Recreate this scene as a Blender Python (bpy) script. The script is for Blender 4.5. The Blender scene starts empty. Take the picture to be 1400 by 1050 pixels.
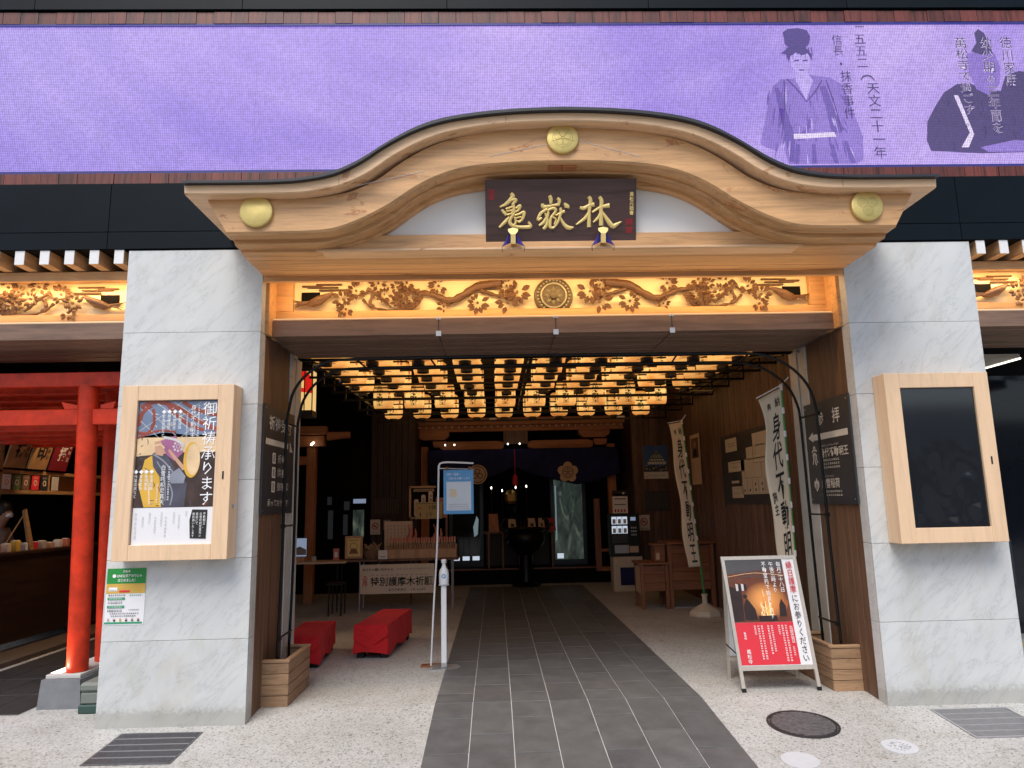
import bpy, math, random
from mathutils import Vector, Matrix
R = math.radians
rnd = random.Random(7)
sc = bpy.context.scene
COL = sc.collection

# ---------------------------------------------------------------- camera, sky, sun, exposure
cam_d = bpy.data.cameras.new('camera'); cam = bpy.data.objects.new('camera', cam_d); COL.objects.link(cam)
cam_d.sensor_width = 36; cam_d.lens = 36 * 964.7 / 1400; cam_d.clip_end = 500; cam_d.clip_start = .05
def cam_axes(yaw, pitch, roll):
    f = Vector((math.sin(yaw)*math.cos(pitch), math.cos(yaw)*math.cos(pitch), math.sin(pitch)))
    r = Vector((math.cos(yaw), -math.sin(yaw), 0)); u = r.cross(f)
    return r*math.cos(roll) + u*math.sin(roll), u*math.cos(roll) - r*math.sin(roll), f
r_, u_, f_ = cam_axes(.0266, .1662, -.0207)
cam.matrix_world = Matrix(((r_.x, u_.x, -f_.x, -.5406), (r_.y, u_.y, -f_.y, -5.6559), (r_.z, u_.z, -f_.z, 1.5794), (0, 0, 0, 1)))
sc.camera = cam
SUN_EL, SUN_AZ = 56, 200      # sun high, behind the camera, a little to the left
w = bpy.data.worlds.new('World'); sc.world = w; w.use_nodes = True
wn = w.node_tree; bg = wn.nodes['Background']
sky = wn.nodes.new('ShaderNodeTexSky'); sky.sky_type = 'NISHITA'; sky.sun_disc = False
sky.sun_elevation = R(SUN_EL); sky.sun_rotation = R(SUN_AZ); sky.dust_density = 3; sky.air_density = 1; sky.ozone_density = 1
wn.links.new(sky.outputs[0], bg.inputs[0]); bg.inputs[1].default_value = .108
sun_d = bpy.data.lights.new('sun', 'SUN'); sun_d.energy = 1.5; sun_d.angle = R(32); sun_d.color = (1, .975, .94)
sun = bpy.data.objects.new('sun', sun_d); COL.objects.link(sun)
az = R(SUN_AZ)
sdir = Vector((math.sin(az)*math.cos(R(SUN_EL)), math.cos(az)*math.cos(R(SUN_EL)), math.sin(R(SUN_EL))))
sun.rotation_euler = sdir.to_track_quat('Z', 'Y').to_euler()
vs = sc.view_settings; vs.view_transform = 'Standard'; vs.look = 'None'; vs.gamma = 1; vs.use_curve_mapping = False
EXPO = .68
vs.exposure = EXPO
sc.cycles.max_bounces = 6

# ---------------------------------------------------------------- materials
def lin(*c):
    return tuple(((v/255)/12.92 if v/255 <= .04045 else ((v/255+.055)/1.055)**2.4) for v in c[:3])
def scr(r, g, b): return tuple(v/2**EXPO for v in lin(r, g, b))
MATS = {}
def nm(name):
    m = bpy.data.materials.new(name); m.use_nodes = True; MATS[name] = m
    return m, m.node_tree, m.node_tree.nodes['Principled BSDF']
def inp(b, k, v):
    if k in b.inputs: b.inputs[k].default_value = v
def coords(nt, scale, obj=True, rand=True):
    tc = nt.nodes.new('ShaderNodeTexCoord'); mp = nt.nodes.new('ShaderNodeMapping')
    mp.inputs['Scale'].default_value = scale
    nt.links.new(tc.outputs['Object'], mp.inputs[0])
    if rand:
        oi = nt.nodes.new('ShaderNodeObjectInfo'); ml = nt.nodes.new('ShaderNodeMath'); ml.operation = 'MULTIPLY'; ml.inputs[1].default_value = 37
        cb = nt.nodes.new('ShaderNodeCombineXYZ')
        nt.links.new(oi.outputs['Random'], ml.inputs[0])
        for i in range(3): nt.links.new(ml.outputs[0], cb.inputs[i])
        nt.links.new(cb.outputs[0], mp.inputs['Location'])
    return mp
def noise(nt, vec, sc_, det=4, rough=.55, dist=0):
    n = nt.nodes.new('ShaderNodeTexNoise'); n.inputs['Scale'].default_value = sc_; n.inputs['Detail'].default_value = det
    n.inputs['Roughness'].default_value = rough; n.inputs['Distortion'].default_value = dist
    nt.links.new(vec.outputs[0], n.inputs['Vector']); return n
def ramp(nt, fac, stops):
    r = nt.nodes.new('ShaderNodeValToRGB'); e = r.color_ramp.elements
    while len(e) < len(stops): e.new(.5)
    for i, (p, c) in enumerate(stops): e[i].position = p; e[i].color = (*c, 1)
    nt.links.new(fac, r.inputs[0]); return r
def mixc(nt, fac, a, b, mode='MIX'):
    m = nt.nodes.new('ShaderNodeMix'); m.data_type = 'RGBA'; m.blend_type = mode
    for k, v in ((0, fac), (6, a), (7, b)):
        if hasattr(v, 'links') or hasattr(v, 'is_linked'): nt.links.new(v, m.inputs[k])
        elif k == 0: m.inputs[k].default_value = v
        else: m.inputs[k].default_value = (*v, 1)
    return m.outputs[2]
def bump(nt, b, h, st=.2, dist=.01):
    n = nt.nodes.new('ShaderNodeBump'); n.inputs['Strength'].default_value = st; n.inputs['Distance'].default_value = dist
    nt.links.new(h, n.inputs['Height']); nt.links.new(n.outputs[0], b.inputs['Normal'])
def mul(c, k): return tuple(min(1, v*k) for v in c)
def wood(name, c, axis='x', cont=.25, rough=.55, var=.12, knots=0, fine=1.0):
    m, nt, b = nm(name)
    s = {'x': (1, 14, 14), 'y': (14, 1, 14), 'z': (14, 14, 1)}[axis]
    mp = coords(nt, s)
    n1 = noise(nt, mp, 1.3*fine, 6, .6, .6); n2 = noise(nt, mp, 7*fine, 3, .6)
    r1 = ramp(nt, n1.outputs[0], [(.3, mul(c, 1-cont*1.3)), (.5, c), (.72, mul(c, 1+cont*.6))])
    r2 = ramp(nt, n2.outputs[0], [(.3, (1-cont*.7,)*3), (.7, (1, 1, 1))])
    o = mixc(nt, 1.0, r1.outputs[0], r2.outputs[0], 'MULTIPLY')
    oi = nt.nodes.new('ShaderNodeObjectInfo')
    r3 = ramp(nt, oi.outputs['Random'], [(0, (1-var,)*3), (1, (1, 1, 1))])
    o = mixc(nt, 1.0, o, r3.outputs[0], 'MULTIPLY')
    if knots:
        mp2 = coords(nt, tuple(2.2 if v == 1 else 5 for v in s)); n3 = noise(nt, mp2, 1.1, 5, .65, 1.2)
        r4 = ramp(nt, n3.outputs[0], [(.60, (1, 1, 1)), (.66, (.62, .42, .3)), (.70, (1, .92, .85))])
        o = mixc(nt, knots, o, r4.outputs[0], 'MULTIPLY')
    nt.links.new(o, b.inputs['Base Color']); inp(b, 'Roughness', rough)
    bump(nt, b, n2.outputs[0], .15, .004)
    return m
def plain(name, c, rough=.5, metal=0, var=.15, nscale=6, bmp=.0, spec=.5):
    m, nt, b = nm(name)
    mp = coords(nt, (1, 1, 1)); n = noise(nt, mp, nscale, 5, .6)
    r = ramp(nt, n.outputs[0], [(.3, mul(c, 1-var)), (.7, mul(c, 1+var*.4))])
    nt.links.new(r.outputs[0], b.inputs['Base Color']); inp(b, 'Roughness', rough); inp(b, 'Metallic', metal); inp(b, 'Specular IOR Level', spec)
    if bmp: bump(nt, b, n.outputs[0], bmp, .01)
    return m
def emis(name, c, s=1.0, base=(.02, .02, .02)):
    m, nt, b = nm(name); inp(b, 'Base Color', (*base, 1)); inp(b, 'Emission Color', (*c, 1)); inp(b, 'Emission Strength', s); inp(b, 'Roughness', .4)
    return m

wood('cypress', (.72, .41, .185), 'x', .24, .5, .04, 1.0)
wood('cypress_plain', (.70, .385, .165), 'x', .24, .5, .12)
wood('cypress_y', (.55, .33, .17), 'y', .3, .5, .1)
wood('cypress_pale', (.80, .53, .31), 'x', .18, .5, .03, .9)
wood('case_oak', (.80, .565, .36), 'z', .09, .45, .02, .12)
wood('case_oak_x', (.78, .545, .345), 'x', .09, .45, .02, .12)
wood('jamb', (.175, .092, .052), 'z', .3, .5, .2)
wood('lintel', (.24, .145, .10), 'x', .3, .5, .12)
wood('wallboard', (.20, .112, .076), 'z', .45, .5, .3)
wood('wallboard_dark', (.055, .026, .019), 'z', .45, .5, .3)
wood('screen_frame', (.20, .045, .03), 'z', .6, .45, .4, 0, 1.5)
wood('shrine_wood', (.52, .20, .075), 'x', .25, .5, .1)
wood('shrine_wood_z', (.52, .20, .075), 'z', .25, .5, .1)
wood('shop_wood', (.42, .24, .10), 'y', .25, .5, .1)
wood('plank', (.40, .245, .135), 'x', .35, .6, .15, .5)
wood('plank_y', (.36, .215, .12), 'y', .35, .6, .15, .5)
wood('cabinet', (.30, .12, .055), 'x', .35, .45, .1)
wood('cabinet_z', (.30, .12, .055), 'z', .35, .45, .1)
wood('plaque_wood', (.085, .046, .04), 'x', .35, .45, 0)
wood('carving', (.17, .078, .034), 'x', .45, .5, .15, 0, 2)
wood('stick', (.66, .40, .22), 'z', .2, .6, .2)
wood('counter_dark', (.06, .028, .018), 'y', .4, .4, .1)

def stone():
    m, nt, b = nm('marble')
    mp0 = coords(nt, (1, 1, 1)); mp0.inputs['Rotation'].default_value = (0, R(46), 0)
    def st2(sc_):
        q = nt.nodes.new('ShaderNodeMapping'); q.inputs['Scale'].default_value = sc_; nt.links.new(mp0.outputs[0], q.inputs[0]); return q
    long_ = st2((.7, 1, 2.6)); n1 = noise(nt, long_, 2.4, 9, .66, .35)
    v = ramp(nt, n1.outputs[0], [(.40, (1, 1, 1)), (.485, (.88, .89, .90)), (.50, (.55, .57, .58)), (.512, (.90, .905, .91)), (.60, (1, 1, 1))])
    base_n = noise(nt, st2((.8, 1, 1.6)), 1.5, 6, .6, .2)
    base = ramp(nt, base_n.outputs[0], [(.3, (.59, .61, .612)), (.7, (.68, .695, .69))])
    n3 = noise(nt, st2((1.1, 1, 4)), 5, 7, .72, .15)
    v2 = ramp(nt, n3.outputs[0], [(.30, (.72, .735, .74)), (.40, (1, 1, 1)), (1, (1, 1, 1))])
    n4 = noise(nt, mp0, 13, 3, .6)
    pit = ramp(nt, n4.outputs[0], [(.215, (.30, .31, .31)), (.24, (1, 1, 1)), (1, (1, 1, 1))])
    o = mixc(nt, .45, base.outputs[0], v.outputs[0], 'MULTIPLY'); o = mixc(nt, .5, o, v2.outputs[0], 'MULTIPLY'); o = mixc(nt, .85, o, pit.outputs[0], 'MULTIPLY')
    oi = nt.nodes.new('ShaderNodeObjectInfo'); ro = ramp(nt, oi.outputs['Random'], [(0, (.93, .935, .93)), (1, (1, 1, 1))]); o = mixc(nt, 1., o, ro.outputs[0], 'MULTIPLY')
    gp = nt.nodes.new('ShaderNodeNewGeometry'); q2 = nt.nodes.new('ShaderNodeMapping'); q2.inputs['Scale'].default_value = (1.2, 1, .55); nt.links.new(gp.outputs['Position'], q2.inputs[0])
    n5 = noise(nt, q2, 2.6, 6, .65); stn = ramp(nt, n5.outputs[0], [(.52, (1, 1, 1)), (.72, (.86, .82, .74))]); o = mixc(nt, .8, o, stn.outputs[0], 'MULTIPLY')
    sz_ = nt.nodes.new('ShaderNodeSeparateXYZ'); nt.links.new(gp.outputs['Position'], sz_.inputs[0])
    n6 = noise(nt, gp, 30, 4, .7); nt.links.new(gp.outputs['Position'], n6.inputs['Vector'])
    ad = nt.nodes.new('ShaderNodeMath'); ad.operation = 'MULTIPLY_ADD'; ad.inputs[1].default_value = -.16; nt.links.new(n6.outputs[0], ad.inputs[0]); nt.links.new(sz_.outputs[2], ad.inputs[2])
    sp3 = ramp(nt, ad.outputs[0], [(0, (.72, .70, .66)), (.035, (.93, .925, .91)), (.10, (1, 1, 1))]); o = mixc(nt, 1., o, sp3.outputs[0], 'MULTIPLY')
    nt.links.new(o, b.inputs['Base Color']); inp(b, 'Roughness', .34)
stone()
def ground_mat():
    m, nt, b = nm('washed_aggregate')
    tc = nt.nodes.new('ShaderNodeTexCoord')
    def vor(s):
        v = nt.nodes.new('ShaderNodeTexVoronoi'); v.inputs['Scale'].default_value = s; nt.links.new(tc.outputs['Object'], v.inputs['Vector']); return v
    v = vor(95); r = ramp(nt, v.outputs['Color'], [(.0, (.10, .10, .098)), (.14, (.25, .25, .242)), (.28, (.42, .42, .408)), (.8, (.53, .53, .52))])
    v2 = vor(46); r2 = ramp(nt, v2.outputs['Color'], [(.0, (.42, .41, .39)), (.10, (.85, .84, .82)), (.2, (1, 1, 1))])
    n = nt.nodes.new('ShaderNodeTexNoise'); n.inputs['Scale'].default_value = 1.1; n.inputs['Detail'].default_value = 8; nt.links.new(tc.outputs['Object'], n.inputs['Vector'])
    r3 = ramp(nt, n.outputs[0], [(.33, (.84, .835, .82)), (.6, (1, 1, 1))])
    o = mixc(nt, .9, r.outputs[0], r2.outputs[0], 'MULTIPLY'); o = mixc(nt, 1., o, r3.outputs[0], 'MULTIPLY')
    ng = nt.nodes.new('ShaderNodeTexNoise'); ng.inputs['Scale'].default_value = 3.2; ng.inputs['Detail'].default_value = 9; ng.inputs['Roughness'].default_value = .7; nt.links.new(tc.outputs['Object'], ng.inputs['Vector'])
    rg = ramp(nt, ng.outputs[0], [(.30, (.70, .66, .60)), (.42, (.94, .93, .91)), (.55, (1, 1, 1))]); o = mixc(nt, .9, o, rg.outputs[0], 'MULTIPLY')
    vg = nt.nodes.new('ShaderNodeTexVoronoi'); vg.inputs['Scale'].default_value = 2.3; nt.links.new(tc.outputs['Object'], vg.inputs['Vector']); rv = ramp(nt, vg.outputs['Distance'], [(.0, (.48, .46, .44)), (.035, (.60, .58, .56)), (.045, (1, 1, 1))]); o = mixc(nt, .8, o, rv.outputs[0], 'MULTIPLY')
    nt.links.new(o, b.inputs['Base Color']); inp(b, 'Roughness', .7)
    bump(nt, b, v.outputs['Distance'], .25, .004)
ground_mat()
def tile_mat(name, c, rough=.42):
    m, nt, b = nm(name)
    mp = coords(nt, (1, 1, 1)); n = noise(nt, mp, 5, 7, .65, .3); n2 = noise(nt, mp, 40, 2, .5)
    r = ramp(nt, n.outputs[0], [(.3, mul(c, .76)), (.7, mul(c, 1.2))])
    oi = nt.nodes.new('ShaderNodeObjectInfo'); r3 = ramp(nt, oi.outputs['Random'], [(0, (.82, .82, .84)), (1, (1.0, 1.0, 1.0))])
    r4 = ramp(nt, n2.outputs[0], [(.68, (1, 1, 1)), (.75, (.8, .8, .8))])
    o = mixc(nt, 1., r.outputs[0], r3.outputs[0], 'MULTIPLY'); o = mixc(nt, 1., o, r4.outputs[0], 'MULTIPLY')
    nt.links.new(o, b.inputs['Base Color']); inp(b, 'Roughness', rough); bump(nt, b, n2.outputs[0], .08, .003)
tile_mat('slate_tile', (.125, .126, .127), .52); tile_mat('slate_tile_dark', (.05, .046, .046))
def cloth_red():
    m, nt, b = nm('red_felt'); mp = coords(nt, (1, 1, 1)); n = noise(nt, mp, 90, 3, .6)
    r = ramp(nt, n.outputs[0], [(.3, (.50, .010, .014)), (.7, (.66, .018, .022))]); nt.links.new(r.outputs[0], b.inputs['Base Color']); inp(b, 'Roughness', .95); inp(b, 'Sheen Weight', .03); bump(nt, b, n.outputs[0], .3, .003)
cloth_red()
def screen_mat(name, c0, c1, k=1.0):
    m, nt, b = nm(name); tc = nt.nodes.new('ShaderNodeTexCoord')
    mp = nt.nodes.new('ShaderNodeMapping'); mp.inputs['Scale'].default_value = (.45, .5, .45); mp.inputs['Rotation'].default_value = (0, R(25), 0); nt.links.new(tc.outputs['Object'], mp.inputs[0])
    n = noise(nt, mp, 1.0, 2, .4, .8); r = ramp(nt, n.outputs[0], [(.28, c0), (.68, c1)])
    sp = nt.nodes.new('ShaderNodeSeparateXYZ'); nt.links.new(tc.outputs['Object'], sp.inputs[0])
    g = []
    for i in (0, 2):
        a = nt.nodes.new('ShaderNodeMath'); a.operation = 'MULTIPLY'; a.inputs[1].default_value = 2*math.pi/.0155; nt.links.new(sp.outputs[i], a.inputs[0])
        s = nt.nodes.new('ShaderNodeMath'); s.operation = 'SINE'; nt.links.new(a.outputs[0], s.inputs[0])
        q = nt.nodes.new('ShaderNodeMath'); q.operation = 'MULTIPLY_ADD'; q.inputs[1].default_value = .24; q.inputs[2].default_value = .93; nt.links.new(s.outputs[0], q.inputs[0]); g.append(q)
    mm = nt.nodes.new('ShaderNodeMath'); mm.operation = 'MULTIPLY'; nt.links.new(g[0].outputs[0], mm.inputs[0]); nt.links.new(g[1].outputs[0], mm.inputs[1])
    mpn = nt.nodes.new('ShaderNodeMapping'); nt.links.new(tc.outputs['Object'], mpn.inputs[0]); n2 = noise(nt, mpn, 42, 2, .7)
    m3 = nt.nodes.new('ShaderNodeMath'); m3.operation = 'MULTIPLY_ADD'; m3.inputs[1].default_value = .9; m3.inputs[2].default_value = .55*k; nt.links.new(n2.outputs[0], m3.inputs[0])
    m4 = nt.nodes.new('ShaderNodeMath'); m4.operation = 'MULTIPLY'; nt.links.new(mm.outputs[0], m4.inputs[0]); nt.links.new(m3.outputs[0], m4.inputs[1])
    inp(b, 'Base Color', (.02, .02, .02, 1))
    gr = nt.nodes.new('ShaderNodeMapRange'); gr.inputs[1].default_value = -5; gr.inputs[2].default_value = 2.5; nt.links.new(sp.outputs[0], gr.inputs[0]); rg = ramp(nt, gr.outputs[0], [(0, (.80, .83, .96)), (.38, (.86, .84, .97)), (.60, (1.0, 1.0, 1.0)), (.74, (.90, .90, .99)), (1, (1, 1, 1))])
    oo = mixc(nt, 1., r.outputs[0], rg.outputs[0], 'MULTIPLY')
    if name == 'screen_purple':      # the picture's pale ripples round the middle
        vd = nt.nodes.new('ShaderNodeVectorMath'); vd.operation = 'DISTANCE'; vd.inputs[1].default_value = (-.2, 0, 4.55); nt.links.new(tc.outputs['Object'], vd.inputs[0])
        gl = ramp(nt, vd.outputs['Value'], [(0, (.62, .60, .26)), (.6, (.40, .36, .18)), (1, (0, 0, 0))]); 
        mr = nt.nodes.new('ShaderNodeMath'); mr.operation = 'MULTIPLY'; mr.inputs[1].default_value = .42; nt.links.new(vd.outputs['Value'], mr.inputs[0]); nt.links.new(mr.outputs[0], gl.inputs[0])
        oo = mixc(nt, 1., oo, gl.outputs[0], 'ADD')
        wv = nt.nodes.new('ShaderNodeMath'); wv.operation = 'MULTIPLY'; wv.inputs[1].default_value = 16; nt.links.new(vd.outputs['Value'], wv.inputs[0]); sn = nt.nodes.new('ShaderNodeMath'); sn.operation = 'SINE'; nt.links.new(wv.outputs[0], sn.inputs[0])
        rr = ramp(nt, sn.outputs[0], [(0, (.94, .93, .98)), (1, (1, 1, 1))]); oo = mixc(nt, 1., oo, rr.outputs[0], 'MULTIPLY')
    br = nt.nodes.new('ShaderNodeTexBrick'); br.offset = 0; br.inputs['Scale'].default_value = 1; br.inputs['Brick Width'].default_value = .64; br.inputs['Row Height'].default_value = .46; br.inputs['Mortar Size'].default_value = .003; br.inputs['Color1'].default_value = (1, 1, 1, 1); br.inputs['Color2'].default_value = (.97, .97, .98, 1); br.inputs['Mortar'].default_value = (.86, .86, .9, 1)
    cm = nt.nodes.new('ShaderNodeCombineXYZ'); nt.links.new(sp.outputs[0], cm.inputs[0]); nt.links.new(sp.outputs[2], cm.inputs[1]); nt.links.new(cm.outputs[0], br.inputs['Vector']); oo = mixc(nt, 1., oo, br.outputs[0], 'MULTIPLY'); nt.links.new(oo, b.inputs['Emission Color']); nt.links.new(m4.outputs[0], b.inputs['Emission Strength'])
screen_mat('screen_purple', scr(158, 130, 230), scr(205, 178, 247))
screen_mat('screen_hair', scr(70, 48, 130), scr(92, 66, 155))
screen_mat('screen_robe', scr(122, 95, 190), scr(160, 132, 224))
screen_mat('screen_robe_dark', scr(95, 70, 165), scr(122, 95, 190))
screen_mat('screen_skin', scr(180, 155, 238), scr(205, 185, 250))
screen_mat('screen_black_robe', scr(62, 48, 100), scr(84, 66, 130))
screen_mat('screen_ink', scr(50, 35, 95), scr(60, 44, 110))
screen_mat('screen_cloud', scr(168, 142, 228), scr(196, 172, 242))
screen_mat('screen_blue', scr(20, 25, 120), scr(25, 30, 140))
screen_mat('screen_light', scr(225, 205, 250), scr(240, 225, 255))
def lantern_mat():
    m, nt, b = nm('lantern_paper'); mp = coords(nt, (1, 1, 1))
    tc = nt.nodes.new('ShaderNodeTexCoord'); sp = nt.nodes.new('ShaderNodeSeparateXYZ'); nt.links.new(tc.outputs['Object'], sp.inputs[0])
    a = nt.nodes.new('ShaderNodeMath'); a.operation = 'MULTIPLY'; a.inputs[1].default_value = 2*math.pi/.024; nt.links.new(sp.outputs[2], a.inputs[0])
    s = nt.nodes.new('ShaderNodeMath'); s.operation = 'SINE'; nt.links.new(a.outputs[0], s.inputs[0])
    n = noise(nt, mp, 5, 2, .5)
    r = ramp(nt, n.outputs[0], [(.3, lin(228, 158, 86)), (.7, lin(255, 212, 132))])
    q = nt.nodes.new('ShaderNodeMath'); q.operation = 'MULTIPLY_ADD'; q.inputs[1].default_value = .06; q.inputs[2].default_value = .50; nt.links.new(s.outputs[0], q.inputs[0])
    oi = nt.nodes.new('ShaderNodeObjectInfo'); ov = nt.nodes.new('ShaderNodeMath'); ov.operation = 'MULTIPLY_ADD'; ov.inputs[1].default_value = .34; nt.links.new(oi.outputs['Random'], ov.inputs[0]); nt.links.new(q.outputs[0], ov.inputs[2]); q = ov
    z0_ = nt.nodes.new('ShaderNodeMapRange'); z0_.inputs[1].default_value = 0; z0_.inputs[2].default_value = .405; nt.links.new(sp.outputs[2], z0_.inputs[0])
    rz = ramp(nt, z0_.outputs[0], [(0, (.62, .42, .26)), (.16, (.86, .72, .58)), (.5, (1.12, 1.10, 1.0)), (.85, (.80, .62, .42)), (1, (.5, .3, .15))])
    oc = mixc(nt, 1., r.outputs[0], rz.outputs[0], 'MULTIPLY')
    inp(b, 'Base Color', (.45, .28, .13, 1)); nt.links.new(oc, b.inputs['Emission Color']); nt.links.new(q.outputs[0], b.inputs['Emission Strength'])
    bump(nt, b, s.outputs[0], .3, .003)
lantern_mat()

plain('gold', (.75, .52, .17), .38, .9, .12, 20)
plain('gold_matte', (.72, .56, .20), .42, .55, .12, 14, .1)
plain('gold_line', (.38, .32, .09), .5, .5, .1)
plain('gold_paint', (.95, .72, .27), .35, .1, .1, 30)
plain('roof_edge', (.022, .026, .034), .5, 0, .2)
plain('white_plaster', (.86, .855, .83), .8, 0, .03, 2)
plain('fascia', (.004, .008, .012), .45, 0, .3, 1.5, 0, .12)
plain('black', (.006, .006, .007), .45, 0, .2)
plain('black_metal', (.012, .012, .013), .35, .6, .2)
plain('bronze_black', (.014, .014, .017), .3, .7, .3, 12, .2)
plain('seal_red', (.42, .02, .03), .6, 0, .25, 80)
plain('white_paint', (.78, .78, .78), .5, 0, .05)
plain('white_plastic', (.78, .80, .82), .35, 0, .04)
plain('cream_plastic', (.60, .52, .40), .5, 0, .1)
plain('steel', (.58, .59, .60), .38, .75, .08, 20)
plain('steel_rail', (.60, .59, .55), .5, .25, .12, 6)
plain('alu_warm', (.62, .57, .50), .42, .45, .08, 20)
plain('sign_black', (.038, .038, .042), .4, 0, .12, 3)
plain('sign_cream', (.62, .58, .50), .6, 0, .04)
plain('vermilion', (.60, .036, .008), .42, 0, .38, 7, .12, .35)
plain('purple_cloth', (.045, .03, .25), .8, 0, .3, 15)
plain('white_ink', (.85, .85, .85), .6, 0, 0)
plain('ink', (.012, .012, .013), .6, 0, .0)
plain('ink_grey', (.25, .25, .26), .6, 0, .0)
plain('ink_red', (.55, .03, .04), .6, 0, .0)
plain('paper', (.74, .72, .70), .7, 0, .03)
plain('paper_cream', (.62, .47, .34), .8, 0, .05)
plain('banner_cloth', (.72, .61, .46), .85, 0, .05, 5)
plain('green_paint', (.02, .27, .07), .45, 0, .1)
plain('poster_green', (.02, .26, .05), .5, 0, .05)
plain('poster_yellow', (.66, .42, .08), .5, 0, .15)
plain('poster_teal', (.04, .32, .16), .5, 0, .05)
plain('poster_red', (.70, .035, .055), .45, 0, .04)
plain('poster_blue', (.10, .33, .62), .5, 0, .05)
plain('poster_pale', (.66, .70, .74), .5, 0, .06, 10)
plain('navy', (.010, .014, .095), .9, 0, .4, 4)
plain('crest_cloth', (.62, .46, .32), .9, 0, .05)
plain('cast_iron', (.045, .042, .048), .5, .4, .45, 30, .3)
plain('grate_metal', (.20, .20, .22), .45, .6, .3, 20)
plain('grate_bar', (.50, .50, .52), .4, .6, .15, 20)
plain('disc_white', (.56, .58, .61), .5, 0, .07, 20)
plain('stone_grey', (.20, .21, .225), .75, 0, .2, 8, .2)
plain('stone_cap', (.50, .50, .48), .6, 0, .1)
plain('bin_grey', (.17, .19, .17), .6, 0, .1)
plain('bin_green', (.03, .07, .06), .6, 0, .1)
plain('skin', (.45, .25, .17), .55, 0, .05)
plain('hair', (.012, .009, .008), .5, 0, .2)
plain('shirt', (.48, .42, .34), .85, 0, .1)
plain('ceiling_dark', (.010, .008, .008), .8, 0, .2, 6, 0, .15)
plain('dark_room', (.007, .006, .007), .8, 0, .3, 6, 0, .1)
plain('beige_panel', (.42, .38, .32), .6, 0, .05)
plain('grey_metal_door', (.05, .065, .08), .4, .5, .1)
plain('glass_dark', (.012, .015, .022), .08, 0, .1)
plain('fern_green', (.10, .16, .07), .6, 0, .3, 15)
plain('brass_dark', (.16, .09, .035), .4, .8, .3)
plain('basket', (.22, .13, .07), .8, 0, .4, 40, .3)
plain('straw', (.50, .36, .22), .8, 0, .4, 40)
plain('chair_black', (.01, .01, .012), .6)
emis('led_strip', (1, .68, .34), 2.2)
emis('lamp_white', (1, .9, .75), 4)
emis('strip_white', (1, .93, .75), 2.2)
emis('tablet', scr(120, 132, 155), 1)
emis('painted_reflection', scr(120, 140, 145), .7)  # glowing colour that paints reflections onto dark glass
emis('vend_white', scr(200, 210, 225), .9)
emis('lamp_red', scr(210, 30, 30), 1.6)
emis('lamp_pale', scr(250, 200, 120), 1.6)
plain('street_paving', (.28, .275, .265), .8, 0, .2, 2)
plain('crease_grey', (.16, .16, .165), .4, 0, .8, 20)
plain('street_wall', (.30, .28, .26), .8, 0, .2, 1)
plain('street_glass', (.03, .035, .04), .15)
plain('film_black', (.014, .016, .02), .09, 0, .1, 2, 0, .9)
plain('joint_grey', (.46, .47, .47), .8, 0, .1)
plain('grout', (.62, .61, .60), .8, 0, .1)
emis('lantern_red', lin(215, 30, 20), .6)
emis('lantern_bright', lin(250, 205, 130), .55)
plain('wheel_wood', (.11, .075, .038), .5, .1, .25, 12)
plain('wheel_ring', (.34, .30, .19), .45, .2, .1)
emis('painted_reflection_dim', scr(26, 28, 30), 1, (.004, .004, .004))  # dim glow painted for daylight reflected in the left room glazing
m, nt, b = nm('painted_reflection_green'); mp = coords(nt, (3, 3, 1)); n = noise(nt, mp, 2.2, 6, .65, .8); r = ramp(nt, n.outputs[0], [(.35, scr(26, 30, 32)), (.54, scr(62, 74, 68)), (.72, scr(118, 130, 112))]); nt.links.new(r.outputs[0], b.inputs['Emission Color']); inp(b, 'Emission Strength', .55); inp(b, 'Base Color', (.02, .02, .02, 1)); inp(b, 'Roughness', .1)  # greenish reflections painted into the glass as a noisy glow
plain('map_cream', (.52, .46, .37), .6, 0, .05)
plain('map_line', (.22, .19, .15), .6, 0, 0)
plain('sky_print', (.05, .13, .38), .5, 0, .2, 3)
plain('crowd_print', (.07, .07, .08), .5, 0, .9, 40)
plain('dim_ink', (.16, .15, .14), .6, 0, 0)
plain('stick_pink', (.62, .22, .15), .6, 0, .15)
plain('sign_yellow', (.48, .36, .16), .7, 0, .1)
plain('cream_soft', (.70, .58, .40), .6, 0, .1)
plain('banner_base', (.62, .56, .46), .6, 0, .08)
plain('poster_white', (.80, .80, .82), .3, 0, .01)
plain('ph_dark', (.07, .045, .04), .35, 0, .5, 9)
plain('ph_blue', (.18, .24, .36), .35, 0, .2, 6)
plain('ph_red', (.30, .07, .05), .35, 0, .25, 6)
plain('ph_yellow', (.74, .44, .06), .35, 0, .15, 6)
plain('ph_skin', (.62, .36, .24), .35, 0, .15, 8)
plain('ph_grey', (.28, .30, .36), .35, 0, .2, 8)
plain('ph_warm', (.80, .58, .34), .35, 0, .25, 6)
plain('ph_purple', (.42, .15, .30), .35, 0, .3, 8)
plain('ph_pale', (.62, .62, .62), .35, 0, .15, 6)
plain('ph_robe', (.09, .09, .12), .35, 0, .3, 8)
plain('ink_white2', (.9, .9, .9), .4, 0, 0)
plain('glass_screen', (.018, .02, .024), .10, 0, .1, 2, 0, .8)
plain('cast_light', (.20, .195, .20), .5, .4, .5, 30, .3)
plain('step_dark', (.12, .09, .07), .7, 0, .2)
plain('sign_wood', (.40, .22, .09), .6, 0, .2)
plain('poster_maroon', (.22, .012, .02), .6, 0, .1)
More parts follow.
